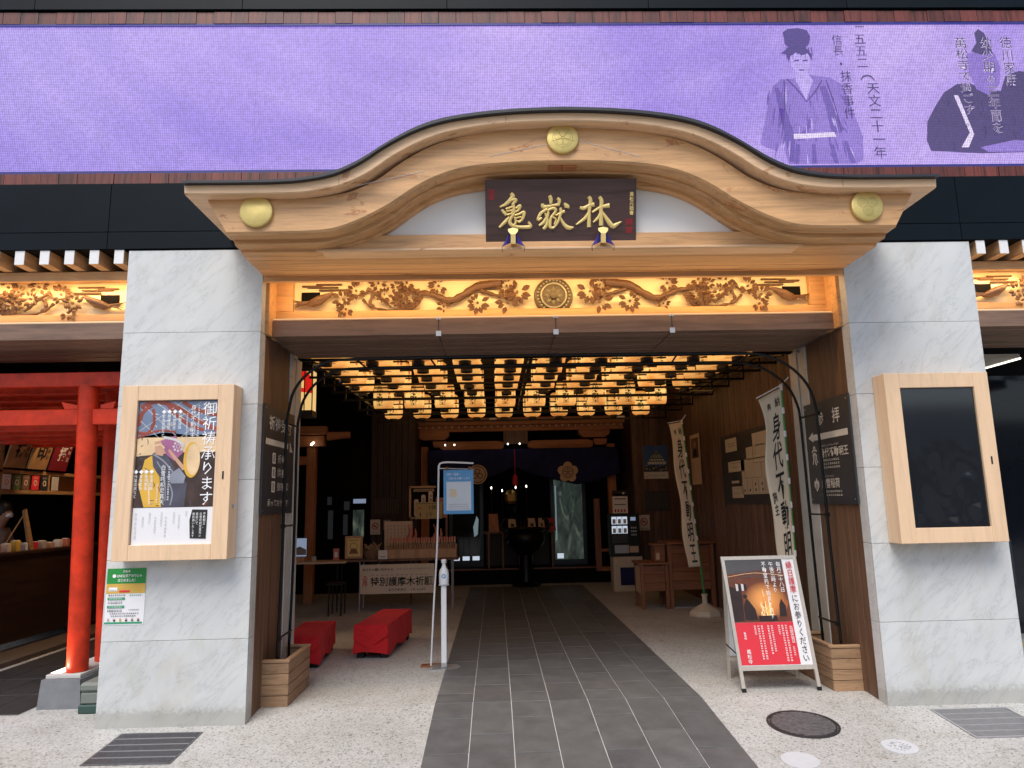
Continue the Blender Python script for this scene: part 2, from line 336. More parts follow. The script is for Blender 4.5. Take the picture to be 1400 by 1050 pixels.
# ---------------------------------------------------------------- mesh builder and object helpers
class MB:
    def __init__(s): s.v = []; s.f = []; s.m = []; s.k = []
    def mi(s, mat):
        if mat not in s.k: s.k.append(mat)
        return s.k.index(mat)
    def add(s, vs_, fs, mat):
        o = len(s.v); s.v += [tuple(p) for p in vs_]; i = s.mi(mat)
        for f in fs: s.f.append([o+a for a in f]); s.m.append(i)
        return s
    def box(s, x0, y0, z0, x1, y1, z1, mat, bev=0):
        if x0 > x1: x0, x1 = x1, x0
        if y0 > y1: y0, y1 = y1, y0
        if z0 > z1: z0, z1 = z1, z0
        if not bev:
            v = [(x, y, z) for z in (z0, z1) for y in (y0, y1) for x in (x0, x1)]
            return s.add(v, [(0, 2, 3, 1), (4, 5, 7, 6), (0, 1, 5, 4), (2, 6, 7, 3), (0, 4, 6, 2), (1, 3, 7, 5)], mat)
        b = bev; v = []; idx = {}
        X, Y_, Z_ = (x0, x1), (y0, y1), (z0, z1)
        for i in (0, 1):
            for j in (0, 1):
                for k in (0, 1):
                    sx, sy, sz = (b if i == 0 else -b), (b if j == 0 else -b), (b if k == 0 else -b)
                    for ax in range(3):
                        p = [X[i]+sx, Y_[j]+sy, Z_[k]+sz]; p[ax] = (X[i], Y_[j], Z_[k])[ax]
                        idx[i, j, k, ax] = len(v); v.append(tuple(p))
        f = []
        for ax in range(3):
            o = [a for a in range(3) if a != ax]
            for sd in (0, 1):
                q = []
                for (p, r) in ((0, 0), (1, 0), (1, 1), (0, 1)):
                    t = [0, 0, 0]; t[ax] = sd; t[o[0]] = p; t[o[1]] = r; q.append(idx[t[0], t[1], t[2], ax])
                f.append(q if (sd == 1) == (ax != 1) else q[::-1])
            for p in (0, 1):
                for r in (0, 1):
                    t0 = [0, 0, 0]; t1 = [0, 0, 0]; t0[ax] = 0; t1[ax] = 1
                    for t in (t0, t1): t[o[0]] = p; t[o[1]] = r
                    q = [idx[(*t0, o[0])], idx[(*t1, o[0])], idx[(*t1, o[1])], idx[(*t0, o[1])]]
                    f.append(q)
        for i in (0, 1):
            for j in (0, 1):
                for k in (0, 1): f.append([idx[i, j, k, 0], idx[i, j, k, 1], idx[i, j, k, 2]])
        s.fix = True
        return s.add(v, f, mat)
    def prism(s, poly, y0, y1, mat, plane='xz'):
        # poly of (a,b); extruded along the third axis from y0 to y1
        n = len(poly)
        def p(a, b, c): return {'xz': (a, c, b), 'xy': (a, b, c), 'yz': (c, a, b)}[plane]
        v = [p(a, b, y0) for a, b in poly] + [p(a, b, y1) for a, b in poly]
        f = [list(range(n)), list(range(2*n-1, n-1, -1))] + [[i, i+n, (i+1) % n+n, (i+1) % n] for i in range(n)]
        s.fix = True
        return s.add(v, f, mat)
    def ring(s, c, ax1, ax2, r, n): return [tuple(c[i]+r*(math.cos(2*math.pi*k/n)*ax1[i]+math.sin(2*math.pi*k/n)*ax2[i]) for i in range(3)) for k in range(n)]
    def tube(s, pts, r, mat, n=8, caps=True, r2=None):
        pts = [Vector(p) for p in pts]; V = []; m = len(pts)
        rr = r if isinstance(r, (list, tuple)) else [r + ((r2-r)*i/(m-1) if r2 is not None else 0) for i in range(m)]
        up = None
        for i, p in enumerate(pts):
            d = (pts[min(i+1, m-1)] - pts[max(i-1, 0)]).normalized()
            if up is None: up = Vector((0, 0, 1)) if abs(d.z) < .9 else Vector((0, 1, 0))
            a = d.cross(up).normalized(); b_ = a.cross(d).normalized(); up = b_
            V += s.ring(p, a, b_, rr[i], n)
        F = [[i*n+k, i*n+(k+1) % n, (i+1)*n+(k+1) % n, (i+1)*n+k] for i in range(m-1) for k in range(n)]
        if caps: F += [list(range(n))[::-1], [(m-1)*n+k for k in range(n)]]
        s.fix = True
        return s.add(V, F, mat)
    def lathe(s, prof, c, mat, n=24, axis='z', closed=False):
        # prof: (radius, height)
        V = []
        for r, h in prof:
            for k in range(n):
                a = 2*math.pi*k/n; x, y = r*math.cos(a), r*math.sin(a)
                V.append({'z': (c[0]+x, c[1]+y, c[2]+h), 'y': (c[0]+x, c[1]+h, c[2]+y), 'x': (c[0]+h, c[1]+x, c[2]+y)}[axis])
        m = len(prof); F = [[i*n+k, i*n+(k+1) % n, (i+1)*n+(k+1) % n, (i+1)*n+k] for i in range(m-1) for k in range(n)]
        if closed: F += [[(m-1)*n+k, (m-1)*n+(k+1) % n, (k+1) % n, k] for k in range(n)]
        else: F += [list(range(n))[::-1], [(m-1)*n+k for k in range(n)]]
        s.fix = True
        return s.add(V, F, mat)
    def quad(s, a, b, c, d, mat): return s.add([a, b, c, d], [[0, 1, 2, 3]], mat)
    def mesh(s, name, off=(0, 0, 0)):
        me = bpy.data.meshes.new(name)
        me.from_pydata([(x-off[0], y-off[1], z-off[2]) for x, y, z in s.v], [], s.f)
        for k in s.k: me.materials.append(MATS[k])
        me.polygons.foreach_set('material_index', s.m)
        import bmesh
        bm = bmesh.new(); bm.from_mesh(me); bmesh.ops.recalc_face_normals(bm, faces=bm.faces); bm.to_mesh(me); bm.free()
        return me
def smooth(o, ang=40):
    me = o.data
    for p in me.polygons: p.use_smooth = True
    if hasattr(me, 'set_sharp_from_angle'): me.set_sharp_from_angle(angle=R(ang))
    return o
BASE = {}
def link(o, parent=None):
    COL.objects.link(o)
    if parent: o.parent = parent
    return o
def tag(o, label=None, cat=None, group=None, kind=None):
    for k, v in (('label', label), ('category', cat), ('group', group), ('kind', kind)):
        if v: o[k] = v
    return o
def thing(name, label, cat, loc=(0, 0, 0), rz=0, group=None):
    o = bpy.data.objects.new(name, None); o.location = loc; o.rotation_euler = (0, 0, rz); o.empty_display_size = .1
    link(o); tag(o, label, cat, group); BASE[o] = Vector(loc); return o
def part(name, mb, parent, world=True, sm=None, label=None):
    """verts of mb in world coordinates when the thing is unrotated, else local (world=False)"""
    off = Vector((0, 0, 0))
    if world:
        p = parent
        while p: off += Vector(p.location); p = p.parent
    o = bpy.data.objects.new(name, mb.mesh(name, off)); link(o, parent)
    if sm: smooth(o, sm)
    if label: o['label'] = label
    if name in ('lettering', 'print', 'white_lettering', 'lower_lettering', 'small_lettering', 'photograph', 'seal', 'pale_line', 'film_crease', 'crest_lines', 'raised_plan', 'side_lettering', 'heading'): o['kind'] = 'stuff'
    return o
def solo(name, mb, label, cat, group=None, base=None, sm=None, kind=None):
    xs = [p[0] for p in mb.v]; ys = [p[1] for p in mb.v]; zs = [p[2] for p in mb.v]
    b = base or ((min(xs)+max(xs))/2, (min(ys)+max(ys))/2, min(zs))
    o = bpy.data.objects.new(name, mb.mesh(name, b)); o.location = b; link(o); tag(o, label, cat, group, kind)
    if sm: smooth(o, sm)
    return o
def struct(name, mb): return tag(link(bpy.data.objects.new(name, mb.mesh(name))), kind='structure')
def piece(name, me, parent, loc, rot=None, scale=None):
    o = bpy.data.objects.new(name, me); o.location = loc
    if rot: o.rotation_euler = rot
    if scale: o.scale = scale
    return link(o, parent)
def stuff_part(o): o['kind'] = 'stuff'; return o
def dup(root, loc, label=None, rz=None):
    r = root.copy(); COL.objects.link(r); r.location = loc
    if rz is not None: r.rotation_euler = (0, 0, rz)
    if label: r['label'] = label
    for ch in list(root.children):
        c = ch.copy(); COL.objects.link(c); c.parent = r
        for g in ch.children:
            d = g.copy(); COL.objects.link(d); d.parent = c
    return r
ORD = ['first', 'second', 'third', 'fourth', 'fifth', 'sixth', 'seventh', 'eighth', 'ninth', 'tenth', 'eleventh', 'twelfth', 'thirteenth', 'fourteenth', 'fifteenth', 'sixteenth', 'seventeenth', 'eighteenth', 'nineteenth', 'twentieth', 'twenty-first', 'twenty-second', 'twenty-third', 'twenty-fourth', 'twenty-fifth', 'twenty-sixth']

class Frame:
    """a flat plane in the world: origin, right, up; normal towards the viewer"""
    def __init__(s, o, r=(1, 0, 0), u=(0, 0, 1)):
        s.o = Vector(o); s.r = Vector(r).normalized(); s.u = Vector(u).normalized(); s.n = s.r.cross(s.u)
    def p(s, a, b, c=0): return tuple(s.o + s.r*a + s.u*b + s.n*c)
    def rect(s, mb, x0, y0, x1, y1, mat, d=.002, th=0):
        if th:
            v = [s.p(x, y, z) for z in (d-th, d) for y in (y0, y1) for x in (x0, x1)]
            mb.add(v, [(0, 2, 3, 1), (4, 5, 7, 6), (0, 1, 5, 4), (2, 6, 7, 3), (0, 4, 6, 2), (1, 3, 7, 5)], mat)
        else: mb.quad(s.p(x0, y0, d), s.p(x1, y0, d), s.p(x1, y1, d), s.p(x0, y1, d), mat)
        return mb
    def poly(s, mb, pts, mat, d=.002):
        mb.add([s.p(a, b, d) for a, b in pts], [list(range(len(pts)))], mat); return mb
    def disc(s, mb, cx, cy, r, mat, d=.002, n=20, ry=None):
        return s.poly(mb, [(cx+r*math.cos(2*math.pi*k/n), cy+(ry or r)*math.sin(2*math.pi*k/n)) for k in range(n)], mat, d)
    def ring(s, mb, cx, cy, r0, r1, mat, d=.002, n=24):
        V = [s.p(cx+r*math.cos(2*math.pi*k/n), cy+r*math.sin(2*math.pi*k/n), d) for r in (r0, r1) for k in range(n)]
        mb.add(V, [[k, (k+1) % n, n+(k+1) % n, n+k] for k in range(n)], mat); return mb
    def text(s, mb, body, box, mat, vert=False, d=.003, bold=0.0):
        """lettering filled into box=(x0,y0,x1,y1); vert writes top to bottom"""
        c = bpy.data.curves.new('t', 'FONT'); c.resolution_u = 1 if (box[3]-box[1]) / max(1, len(body) if vert else 1) < .12 else 2
        c.body = '\n'.join(body) if vert else body; c.align_x = 'CENTER' if vert else 'LEFT'; c.offset = bold
        t = bpy.data.objects.new('t', c); COL.objects.link(t)
        me = bpy.data.meshes.new_from_object(t.evaluated_get(bpy.context.evaluated_depsgraph_get()))
        bpy.data.objects.remove(t)
        if not me.vertices: return mb
        xs = [v.co.x for v in me.vertices]; ys = [v.co.y for v in me.vertices]
        x0, x1, y0, y1 = min(xs), max(xs), min(ys), max(ys); bx0, by0, bx1, by1 = box
        V = [s.p(bx0+(v.co.x-x0)/(x1-x0+1e-9)*(bx1-bx0), by0+(v.co.y-y0)/(y1-y0+1e-9)*(by1-by0), d) for v in me.vertices]
        mb.add(V, [list(p.vertices) for p in me.polygons], mat); bpy.data.meshes.remove(me)
        return mb
    def marks(s, mb, box, mat, vert=False, n=8, d=.003, w=.5):
        """a line of print too small to read: short strokes"""
        x0, y0, x1, y1 = box; L = (y1-y0) if vert else (x1-x0)
        for i in range(n):
            a = i*L/n; b = a + L/n*(.55+.25*rnd.random())
            for q in range(2):
                o = .15+.5*q
                if vert: s.rect(mb, x0+(x1-x0)*o, y1-b, x0+(x1-x0)*(o+.25), y1-a-L/n*.1*q, mat, d); 
                else: s.rect(mb, x0+a, y0+(y1-y0)*o, x0+b-L/n*.15*q, y0+(y1-y0)*(o+.25), mat, d)
        return mb
def catmull(pts, n=6):
    out = []; P = [pts[0]]+list(pts)+[pts[-1]]
    for i in range(1, len(P)-2):
        for k in range(n):
            t = k/n; out.append(tuple(.5*((2*P[i][j])+(-P[i-1][j]+P[i+1][j])*t+(2*P[i-1][j]-5*P[i][j]+4*P[i+1][j]-P[i+2][j])*t*t+(-P[i-1][j]+3*P[i][j]-3*P[i+1][j]+P[i+2][j])*t**3) for j in range(len(P[0]))))
    out.append(tuple(pts[-1])); return out
def brush(fr, mb, pts, mat, h=.012, n=5, d0=0):
    """a raised, half-round brush stroke through (x, y, width)"""
    P = catmull(pts, n); V = []; m = len(P)
    for i, (x, y, wd) in enumerate(P):
        a, b = P[min(i+1, m-1)], P[max(i-1, 0)]; dx, dy = a[0]-b[0], a[1]-b[1]; L = math.hypot(dx, dy) or 1; nx, ny = -dy/L, dx/L
        for q, hh in ((-1, 0), (-.75, .7), (0, 1), (.75, .7), (1, 0)): V.append(fr.p(x+nx*wd*.5*q, y+ny*wd*.5*q, d0+h*hh))
    F = [[i*5+k, i*5+k+1, (i+1)*5+k+1, (i+1)*5+k] for i in range(m-1) for k in range(4)] + [[0, 1, 2, 3, 4], [(m-1)*5+k for k in range(4, -1, -1)]]
    mb.add(V, F, mat)

# ================================================================ THE SETTING
F0 = .008                                    # indoor floor level; outside the ground falls gently to the street
def gz(y): return F0 if y >= .29 else F0-.0864*(.29-y) if y > -2.2 else F0-.0864*2.49
mb = MB(); ys = [-40, -2.9, -2.2, -1.2, -.5, .29, 3, 9.5, 14]
for i in range(len(ys)-1):
    a, b = ys[i], ys[i+1]; mb.quad((-40, a, gz(a)), (40, a, gz(a)), (40, b, gz(b)), (-40, b, gz(b)), 'washed_aggregate' if i else 'street_paving')
struct('ground', mb)
# slate path: grout bed and one object per tile
PX, PW, PL = .016, .3043, .6
mb = MB(); XL, XR = PX-3.5*PW, PX+3.5*PW
for a, b in ((-2.2, .29), (.29, 8.1)): mb.quad((XL, a, gz(a)+.004), (XR, a, gz(a)+.004), (XR, b, gz(b)+.004), (XL, b, gz(b)+.004), 'grout')
path = struct('path', mb)
G = .0034
def tile_mesh(L, W=PW, mat='slate_tile'):
    return MB().box(G, G*2.0, 0, W-G, L-G*2.0, .007, mat, .0012).mesh('paving_tile')
tcache = {}
slope = math.atan(.0864)
for i in range(7):
    x = XL+i*PW; cuts = [-2.2]
    y = -2.2 + (.35 if i % 2 == 0 else .05)
    first = -.03 if i % 2 == 0 else -.32
    y = first-.6*3
    while y < .29-.02:
        if y > -2.15: cuts.append(y)
        y += .6
    cuts.append(.29)
    y = .565 if i % 2 == 0 else .83
    while y < 8.05: cuts.append(y); y += .6
    cuts.append(8.1)
    for a, b in zip(cuts, cuts[1:]):
        out = b <= .2901; L = (b-a)/(math.cos(slope) if out else 1); key = round(L, 3)
        if key not in tcache: tcache[key] = tile_mesh(L)
        piece('paving_tile', tcache[key], path, (x, a, gz(a)+.0045), (slope if out else 0, 0, 0))
# darker paving of the side passage under the red gates
mb = MB(); mb.quad((-5.5, .33, F0+.003), (-4.32, .33, F0+.003), (-4.32, 6, F0+.003), (-5.5, 6, F0+.003), 'grout')
sp_ = struct('side_path', mb)
tm = MB().box(G, G, 0, .3-G, .6-G, .006, 'slate_tile_dark', .0012).mesh('paving_tile')
for i in range(4):
    for j in range(9): piece('paving_tile', tm, sp_, (-5.52+i*.3, .33+j*.6, F0+.004))

# building shell (dark mass over and round the hall)
mb = MB()
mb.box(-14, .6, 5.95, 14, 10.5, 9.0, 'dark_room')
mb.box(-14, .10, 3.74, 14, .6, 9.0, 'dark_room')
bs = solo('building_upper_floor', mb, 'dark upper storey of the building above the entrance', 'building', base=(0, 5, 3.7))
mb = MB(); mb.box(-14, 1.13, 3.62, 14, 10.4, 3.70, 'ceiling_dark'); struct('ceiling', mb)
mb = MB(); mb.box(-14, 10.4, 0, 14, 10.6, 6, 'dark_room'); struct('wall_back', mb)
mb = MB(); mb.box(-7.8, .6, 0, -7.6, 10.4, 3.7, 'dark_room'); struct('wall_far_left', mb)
mb = MB(); mb.box(-4.6, 3.2, 0, -4.45, 10.4, 3.62, 'dark_room'); struct('wall_light_block_left', mb)  # added, unseen partition that keeps passage daylight out of the left room

# far side of the shopping street behind the camera, added to cut low skylight
mb = MB(); mb.box(-34, -19, -.4, 34, -17, 4.4, 'street_wall')
for i in range(-9, 9): mb.box(i*3.6+.3, -16.98, 0, i*3.6+3.3, -16.9, 2.7, 'street_glass')
mb.box(-34, -17, 2.9, 34, -15.9, 3.1, 'street_wall'); struct('wall_street_opposite', mb)
# upper facade: black fascia panels, timber frame, LED screen
fa = thing('facade_fascia', 'black metal fascia above the pillars with thin panel seams, behind the curved roof', 'fascia', (0, 0, 3.7))
pm = MB().box(.003, 0, .003, 1.797, .1, .147, 'fascia').mesh('fascia_panel'); pm2 = MB().box(.003, 0, .003, 1.797, .1, .427, 'fascia').mesh('fascia_panel')
for i in range(-4, 4): piece('fascia_panel', pm, fa, (i*1.8-.12, -.01, .012)); piece('fascia_panel', pm2, fa, (i*1.8-.12, -.01, .162))
fb = thing('facade_top_fascia', 'black strip of wall above the top edge of the big screen', 'fascia', (0, 0, 5.9))
pm = MB().box(.003, 0, 0, 1.797, .1, .9, 'fascia').mesh('fascia_panel')
for i in range(-4, 4): piece('fascia_panel', pm, fb, (i*1.8+.9, -.02, .015))
sf = thing('screen_surround', 'reddish brown wooden strips framing the big purple screen above and below', 'frame', (0, 0, 4.29))
for nm_, z0, z1 in (('lower', .0, .095), ('upper', 1.495, 1.605)):
    for i in range(90):
        wd = .152; me = MB().box(0, 0, 0, wd-.004, .05, z1-z0, 'screen_frame').mesh('wood_strip') if i == 0 else me
        if i == 0: keep = me
        piece('wood_strip', keep, sf, (-6.9+i*wd, .0 - .006*rnd.random(), z0))
ls = thing('led_screen', 'long purple LED screen above the roof showing a robed warrior and Japanese text', 'screen', (0, 0, 4.4))
mb = MB(); mb.box(-7, -.0, 4.385, 7, .06, 4.408, 'screen_blue'); mb.box(-7, -.0, 5.765, 7, .06, 5.785, 'screen_blue'); part('screen_edge', mb, ls)
mb = MB(); mb.box(-7, .012, 4.408, 7, .06, 5.765, 'screen_purple'); part('display_panel', mb, ls)
SF = Frame((0, .012, 0))
def sx(px): return -.32+(px-700)*.00648
def sz(py): return 5.752-(py-35)*.00693
def sp2(l): return [(sx(a), sz(b)) for a, b in l]
mb = MB()      # standing figure with a tall topknot
SF.poly(mb, sp2([(1100, 103), (1084, 109), (1066, 110), (1054, 120), (1046, 140), (1040, 165), (1030, 198), (1034, 202), (1052, 209), (1060, 196), (1066, 226), (1160, 226), (1168, 222), (1171, 190), (1160, 150), (1150, 118), (1134, 108), (1118, 106)]), 'screen_robe', .002)
for l in ([(1056, 122), (1062, 122), (1078, 190), (1074, 224), (1068, 224)], [(1118, 120), (1127, 120), (1132, 140), (1146, 180), (1138, 186), (1128, 182), (1124, 150)], [(1060, 150), (1066, 152), (1062, 172), (1056, 176)], [(1078, 200), (1084, 200), (1080, 226), (1074, 226)], [(1100, 200), (1105, 200), (1104, 226), (1098, 226)], [(1124, 200), (1130, 200), (1134, 226), (1128, 226)], [(1144, 196), (1149, 196), (1158, 226), (1150, 226)], [(1100, 165), (1104, 170), (1092, 190), (1082, 196), (1080, 190), (1092, 180)]): SF.poly(mb, sp2(l), 'screen_robe_dark', .004)
SF.poly(mb, sp2([(1076, 186), (1132, 184), (1134, 190), (1076, 193)]), 'screen_light', .005)
SF.poly(mb, sp2([(1082, 72), (1108, 72), (1109, 90), (1104, 101), (1097, 108), (1089, 103), (1082, 92)]), 'screen_skin', .005)
SF.poly(mb, sp2([(1086, 103), (1104, 103), (1110, 112), (1098, 140), (1086, 112)]), 'screen_skin', .0045)
SF.poly(mb, sp2([(1075, 52), (1074, 44), (1082, 39), (1096, 38), (1108, 41), (1112, 50), (1110, 60), (1104, 66), (1112, 76), (1111, 84), (1106, 74), (1098, 77), (1090, 73), (1082, 78), (1079, 86), (1076, 76), (1069, 74), (1080, 66), (1075, 60)]), 'screen_hair', .006)
for a in (1086, 1098): SF.poly(mb, sp2([(a, 84), (a+7, 83), (a+7, 85), (a, 86)]), 'screen_hair', .007)
SF.poly(mb, sp2([(1092, 97), (1099, 97), (1099, 98.5), (1092, 98.5)]), 'screen_hair', .007)
q = random.Random(21)
for k in range(34):
    x = q.uniform(1046, 1160); y = q.uniform(116, 215); L_ = q.uniform(8, 26); dx = (x-1102)*.10
    brush(SF, mb, [(sx(x), sz(y), .004), (sx(x+dx*.6), sz(y+L_*.5), q.uniform(.008, .02)), (sx(x+dx), sz(min(225, y+L_)), .003)], ('screen_robe_dark', 'screen_skin', 'screen_robe_dark')[k % 3], .0004, 2, .0042)
for x0, y0, x1, y1 in ((1074, 110, 1098, 142), (1122, 112, 1098, 142), (1070, 112, 1060, 190), (1128, 112, 1142, 185)): brush(SF, mb, [(sx(x0), sz(y0), .010), (sx((x0+x1)/2+2), sz((y0+y1)/2), .012), (sx(x1), sz(y1), .006)], 'screen_hair', .0003, 3, .0046)
for k in range(9): brush(SF, mb, [(sx(1078+k*4.2), sz(66), .012), (sx(1076+k*4.6+q.uniform(-2, 2)), sz(78+q.uniform(-3, 5)), .004)], 'screen_hair', .0003, 2, .0066)
part('picture', mb, ls, label='standing figure in a pale robe with a tall topknot')
mb = MB()      # seated figure in a black court robe
SF.poly(mb, sp2([(1258, 196), (1262, 170), (1275, 150), (1290, 130), (1310, 118), (1330, 118), (1345, 126), (1370, 128), (1380, 106), (1400, 100), (1460, 110), (1500, 150), (1510, 210), (1330, 214), (1262, 210)]), 'screen_black_robe', .002)
SF.poly(mb, sp2([(1330, 75), (1350, 70), (1368, 74), (1374, 95), (1370, 118), (1352, 134), (1336, 126), (1328, 100)]), 'screen_robe', .004)
SF.poly(mb, sp2([(1336, 72), (1345, 60), (1344, 46), (1350, 40), (1358, 46), (1362, 60), (1366, 74), (1352, 78)]), 'screen_black_robe', .005)
SF.poly(mb, sp2([(1303, 134), (1309, 134), (1324, 188), (1314, 206), (1304, 206), (1318, 186)]), 'screen_light', .006)
SF.poly(mb, sp2([(1330, 206), (1380, 196), (1420, 200), (1420, 212), (1340, 212)]), 'screen_robe', .004)
for k in range(26):
    x = q.uniform(1275, 1440); y = q.uniform(135, 200); L_ = q.uniform(8, 22)
    brush(SF, mb, [(sx(x), sz(y), .004), (sx(x+3), sz(y+L_*.5), q.uniform(.006, .014)), (sx(x-2), sz(min(209, y+L_)), .003)], ('screen_hair', 'screen_ink')[k % 2], .0003, 2, .0030)
for k in range(60): x = q.uniform(1240, 1335); y = q.uniform(50, 130)+(x-1240)*-.1; SF.disc(mb, sx(x), sz(y), q.uniform(.01, .04), 'screen_cloud', .0006+k*.00001, 10, q.uniform(.006, .02))
part('picture', mb, ls, label='seated figure in a black court robe')
mb = MB()
def scol(s_, px, y0, y1, w_):
    if px > 1300: SF.text(mb, s_, (sx(px-w_/2), sz(y1), sx(px+w_/2), sz(y0)), 'screen_light', True, .0072, .02)
    SF.text(mb, s_, (sx(px-w_/2), sz(y1), sx(px+w_/2), sz(y0)), 'screen_ink', True, .008, .0)
scol('五五二', 1181, 48, 94, 15); scol('天文二十一年', 1192, 117, 220, 17); scol('信長', 1149, 48, 78, 14); scol('・', 1151, 87, 92, 4); scol('抹香事件', 1156, 99, 166, 15)
brush(SF, mb, [(sx(1176), sz(113), .008), (sx(1181), sz(107), .014), (sx(1190), sz(107), .014), (sx(1195), sz(113), .008)], 'screen_ink', .001, 4, .008)
SF.text(mb, '一', (sx(1176), sz(37.5), sx(1189), sz(36)), 'screen_ink', False, .008)
scol('萬松寺で過ごす。', 1322, 53, 178, 17); scol('幼少期の三年間を', 1358, 52, 188, 17); scol('徳川家康', 1386, 52, 122, 16)
part('lettering', mb, ls)

# ---------------------------------------------------------------- stone pillars with timber jambs
ZJ = [-.12, .6, 1.2, 1.8, 2.4, 3.0, 3.70]
pil = []
for sgn, lab in ((-1, 'white marble pillar on the left, carrying the lit poster case and a green notice'), (1, 'white marble pillar on the right, carrying the case with the blank dark screen')):
    p = thing('stone_pillar', lab, 'pillar', (sgn*2.99, .3, -.02), group='marble pillars of the entrance'); pil.append(p)
    xi, xo = sgn*2.435, sgn*3.54
    part('core', MB().box(xi+sgn*.032, .0305, -.1, xo-sgn*.032, 1.22, 3.69, 'joint_grey'), p)
    for k in range(6):
        z0, z1 = ZJ[k]+(.0014 if k else 0), ZJ[k+1]-.0014
        m_ = MB()
        if k < 5: m_.box(xi, 0, z0, xo, .03, z1, 'marble', .0015)
        else: m_.prism([(xi, z0), (xo, z0), (xo, z1), (xi+sgn*.085, z1), (xi, z1-.095)], 0, .03, 'marble')
        part('stone_panel', m_, p)
        m_ = MB().box(xi, .0325, z0, xi+sgn*.03, .132, z1 if k < 5 else 3.6, 'marble', .0015); part('stone_panel', m_, p)
        m_ = MB().box(xo, .0325, z0, xo-sgn*.03, .6, z1, 'marble', .0015); part('stone_panel', m_, p)
    j = thing('wooden_jamb', 'brown boarded reveal on the inner side of the %s pillar, behind the black direction board' % ('left' if sgn < 0 else 'right'), 'wall panelling', (sgn*2.45, .5, 0), group='boarded reveals')
    jm = MB().box(0, 0, 0, .02, .1015, 3.0, 'jamb', .002).mesh('board')
    for k in range(7): piece('board', jm, j, (xi-sgn*2.45-(.0 if sgn > 0 else .02)+(.002 if sgn > 0 else -.002)-(0), .135+k*.1035-.5, 0))
    part('backing', MB().box(xi+sgn*.03, .134, 0, xi+sgn*.031, .86, 3.0, 'dark_room'), j)
    s_ = thing('shutter_rail', 'off-white metal guide rail beside the %s boarded reveal' % ('left' if sgn < 0 else 'right'), 'guide rail', (sgn*2.44, 1, 0), group='shutter guide rails')
    m_ = MB(); m_.box(xi-sgn*.005, .862, 0, xi+sgn*.05, 1.03, 2.96, 'steel_rail', .004); m_.box(xi-sgn*.005, 1.07, 0, xi+sgn*.05, 1.24, 2.99, 'steel_rail', .004); m_.box(xi+sgn*.02, 1.03, 0, xi+sgn*.05, 1.07, 2.96, 'black'); part('channel', m_, s_)
    part('top_bracket', MB().box(xi-sgn*.012, .85, 2.78, xi+sgn*.02, .95, 2.99, 'steel_rail', .004), s_)

# ---------------------------------------------------------------- lintel, soffits, transoms (centre and side bays)
def lintel(name, x0, x1, label, nb, seams):
    t = thing(name, label, 'lintel', ((x0+x1)/2, .5, 3.0), group='brown timber lintels')
    part('front_board', MB().box(x0, .2, 3.0, x1, .24, 3.137, 'lintel', .002), t)
    L = x1-x0; n = 9
    bm_ = MB().box(.002, 0, 0, L-.002, .098, .03, 'lintel', .004).mesh('board')
    for k in range(n): piece('board', bm_, t, (x0-(x0+x1)/2, .245+k*.1-.5, .006-.004*(k % 2)))
    part('core', MB().box(x0, .245, 3.04, x1, 1.12, 3.13, 'dark_room'), t)
    return t
lt = lintel('lintel', -2.435, 2.435, 'brown boarded lintel under the lit carving over the main opening', 0, 0)
for x_, r_z in ((-1.0, .2), (0, 0), (1.0, 0)):
    m_ = MB(); m_.box(x_-.022, .196, 2.985, x_+.022, .199, 3.03, 'steel'); m_.box(x_-.02, .197, 3.13, x_+.02, .20, 3.145, 'steel'); part('clip', m_, lt)
    part('wire', MB().tube([(x_, .197, 3.14), (x_, .197, 3.0), (x_, .6, 2.998), (x_, 1.1, 2.998)], .0025, 'black', 5), lt)
lintel('lintel', -6.6, -3.545, 'brown boarded lintel over the red gates, left of the left pillar', 0, 0)
lintel('lintel', 3.545, 6.6, 'brown boarded lintel at the right edge, beside the right pillar', 0, 0)

def leaf_cluster(n, r, seed):
    q = random.Random(seed); mb = MB(); a0 = q.random()*6.28
    for k in range(n):
        a = a0+k*2*math.pi/n*(.86)+q.uniform(-.15, .15); L = r*q.uniform(.82, 1.12); wd = L*.24; tl = q.uniform(.0, .012)
        ca, sa = math.cos(a), math.sin(a)
        def P(u, v, d): return (ca*u-sa*v, -(.012+d), sa*u+ca*v)
        pts = [P(.34*L, 0, 0), P(.58*L, wd*.8, tl), P(.8*L, wd*.65, tl), P(L, 0, tl*1.4), P(.8*L, -wd*.65, tl), P(.58*L, -wd*.8, tl), P(.64*L, 0, .016+tl), P(.62*L, 0, -.012)]
        mb.add(pts, [(0, 6, 1), (1, 6, 2), (2, 6, 3), (3, 6, 4), (4, 6, 5), (5, 6, 0), (0, 1, 7), (1, 2, 7), (2, 3, 7), (3, 4, 7), (4, 5, 7), (5, 0, 7)], 'carving')
    mb.tube([(0, -.004, 0), (0, -.02, 0)], r*.12, 'carving', 6)
    return mb.mesh('leaf_cluster')
LC = [leaf_cluster(9, 1, 1), leaf_cluster(8, 1, 2), leaf_cluster(10, 1, 3), leaf_cluster(5, 1, 4)]
def tx(px): return (px-756)*.00642
def tz(px, py): return 3.19+(434+(560-px)*.011-py)*.0066
CL = [(487, 398.6, 13, 0), (470, 411, 13, 1), (474, 424, 11, 0), (517, 388, 12, 1), (526, 404, 10, 2), (556, 388, 12, 0), (555, 407, 16, 2), (543, 394, 9, 1), (565, 409, 13, 0), (599, 392, 13, 0), (606, 420.5, 9, 1), (652, 416, 13, 2), (692, 392, 13, 0), (706, 401, 15, 2), (693, 416, 15, 1), (545, 414, 9, 0), ]
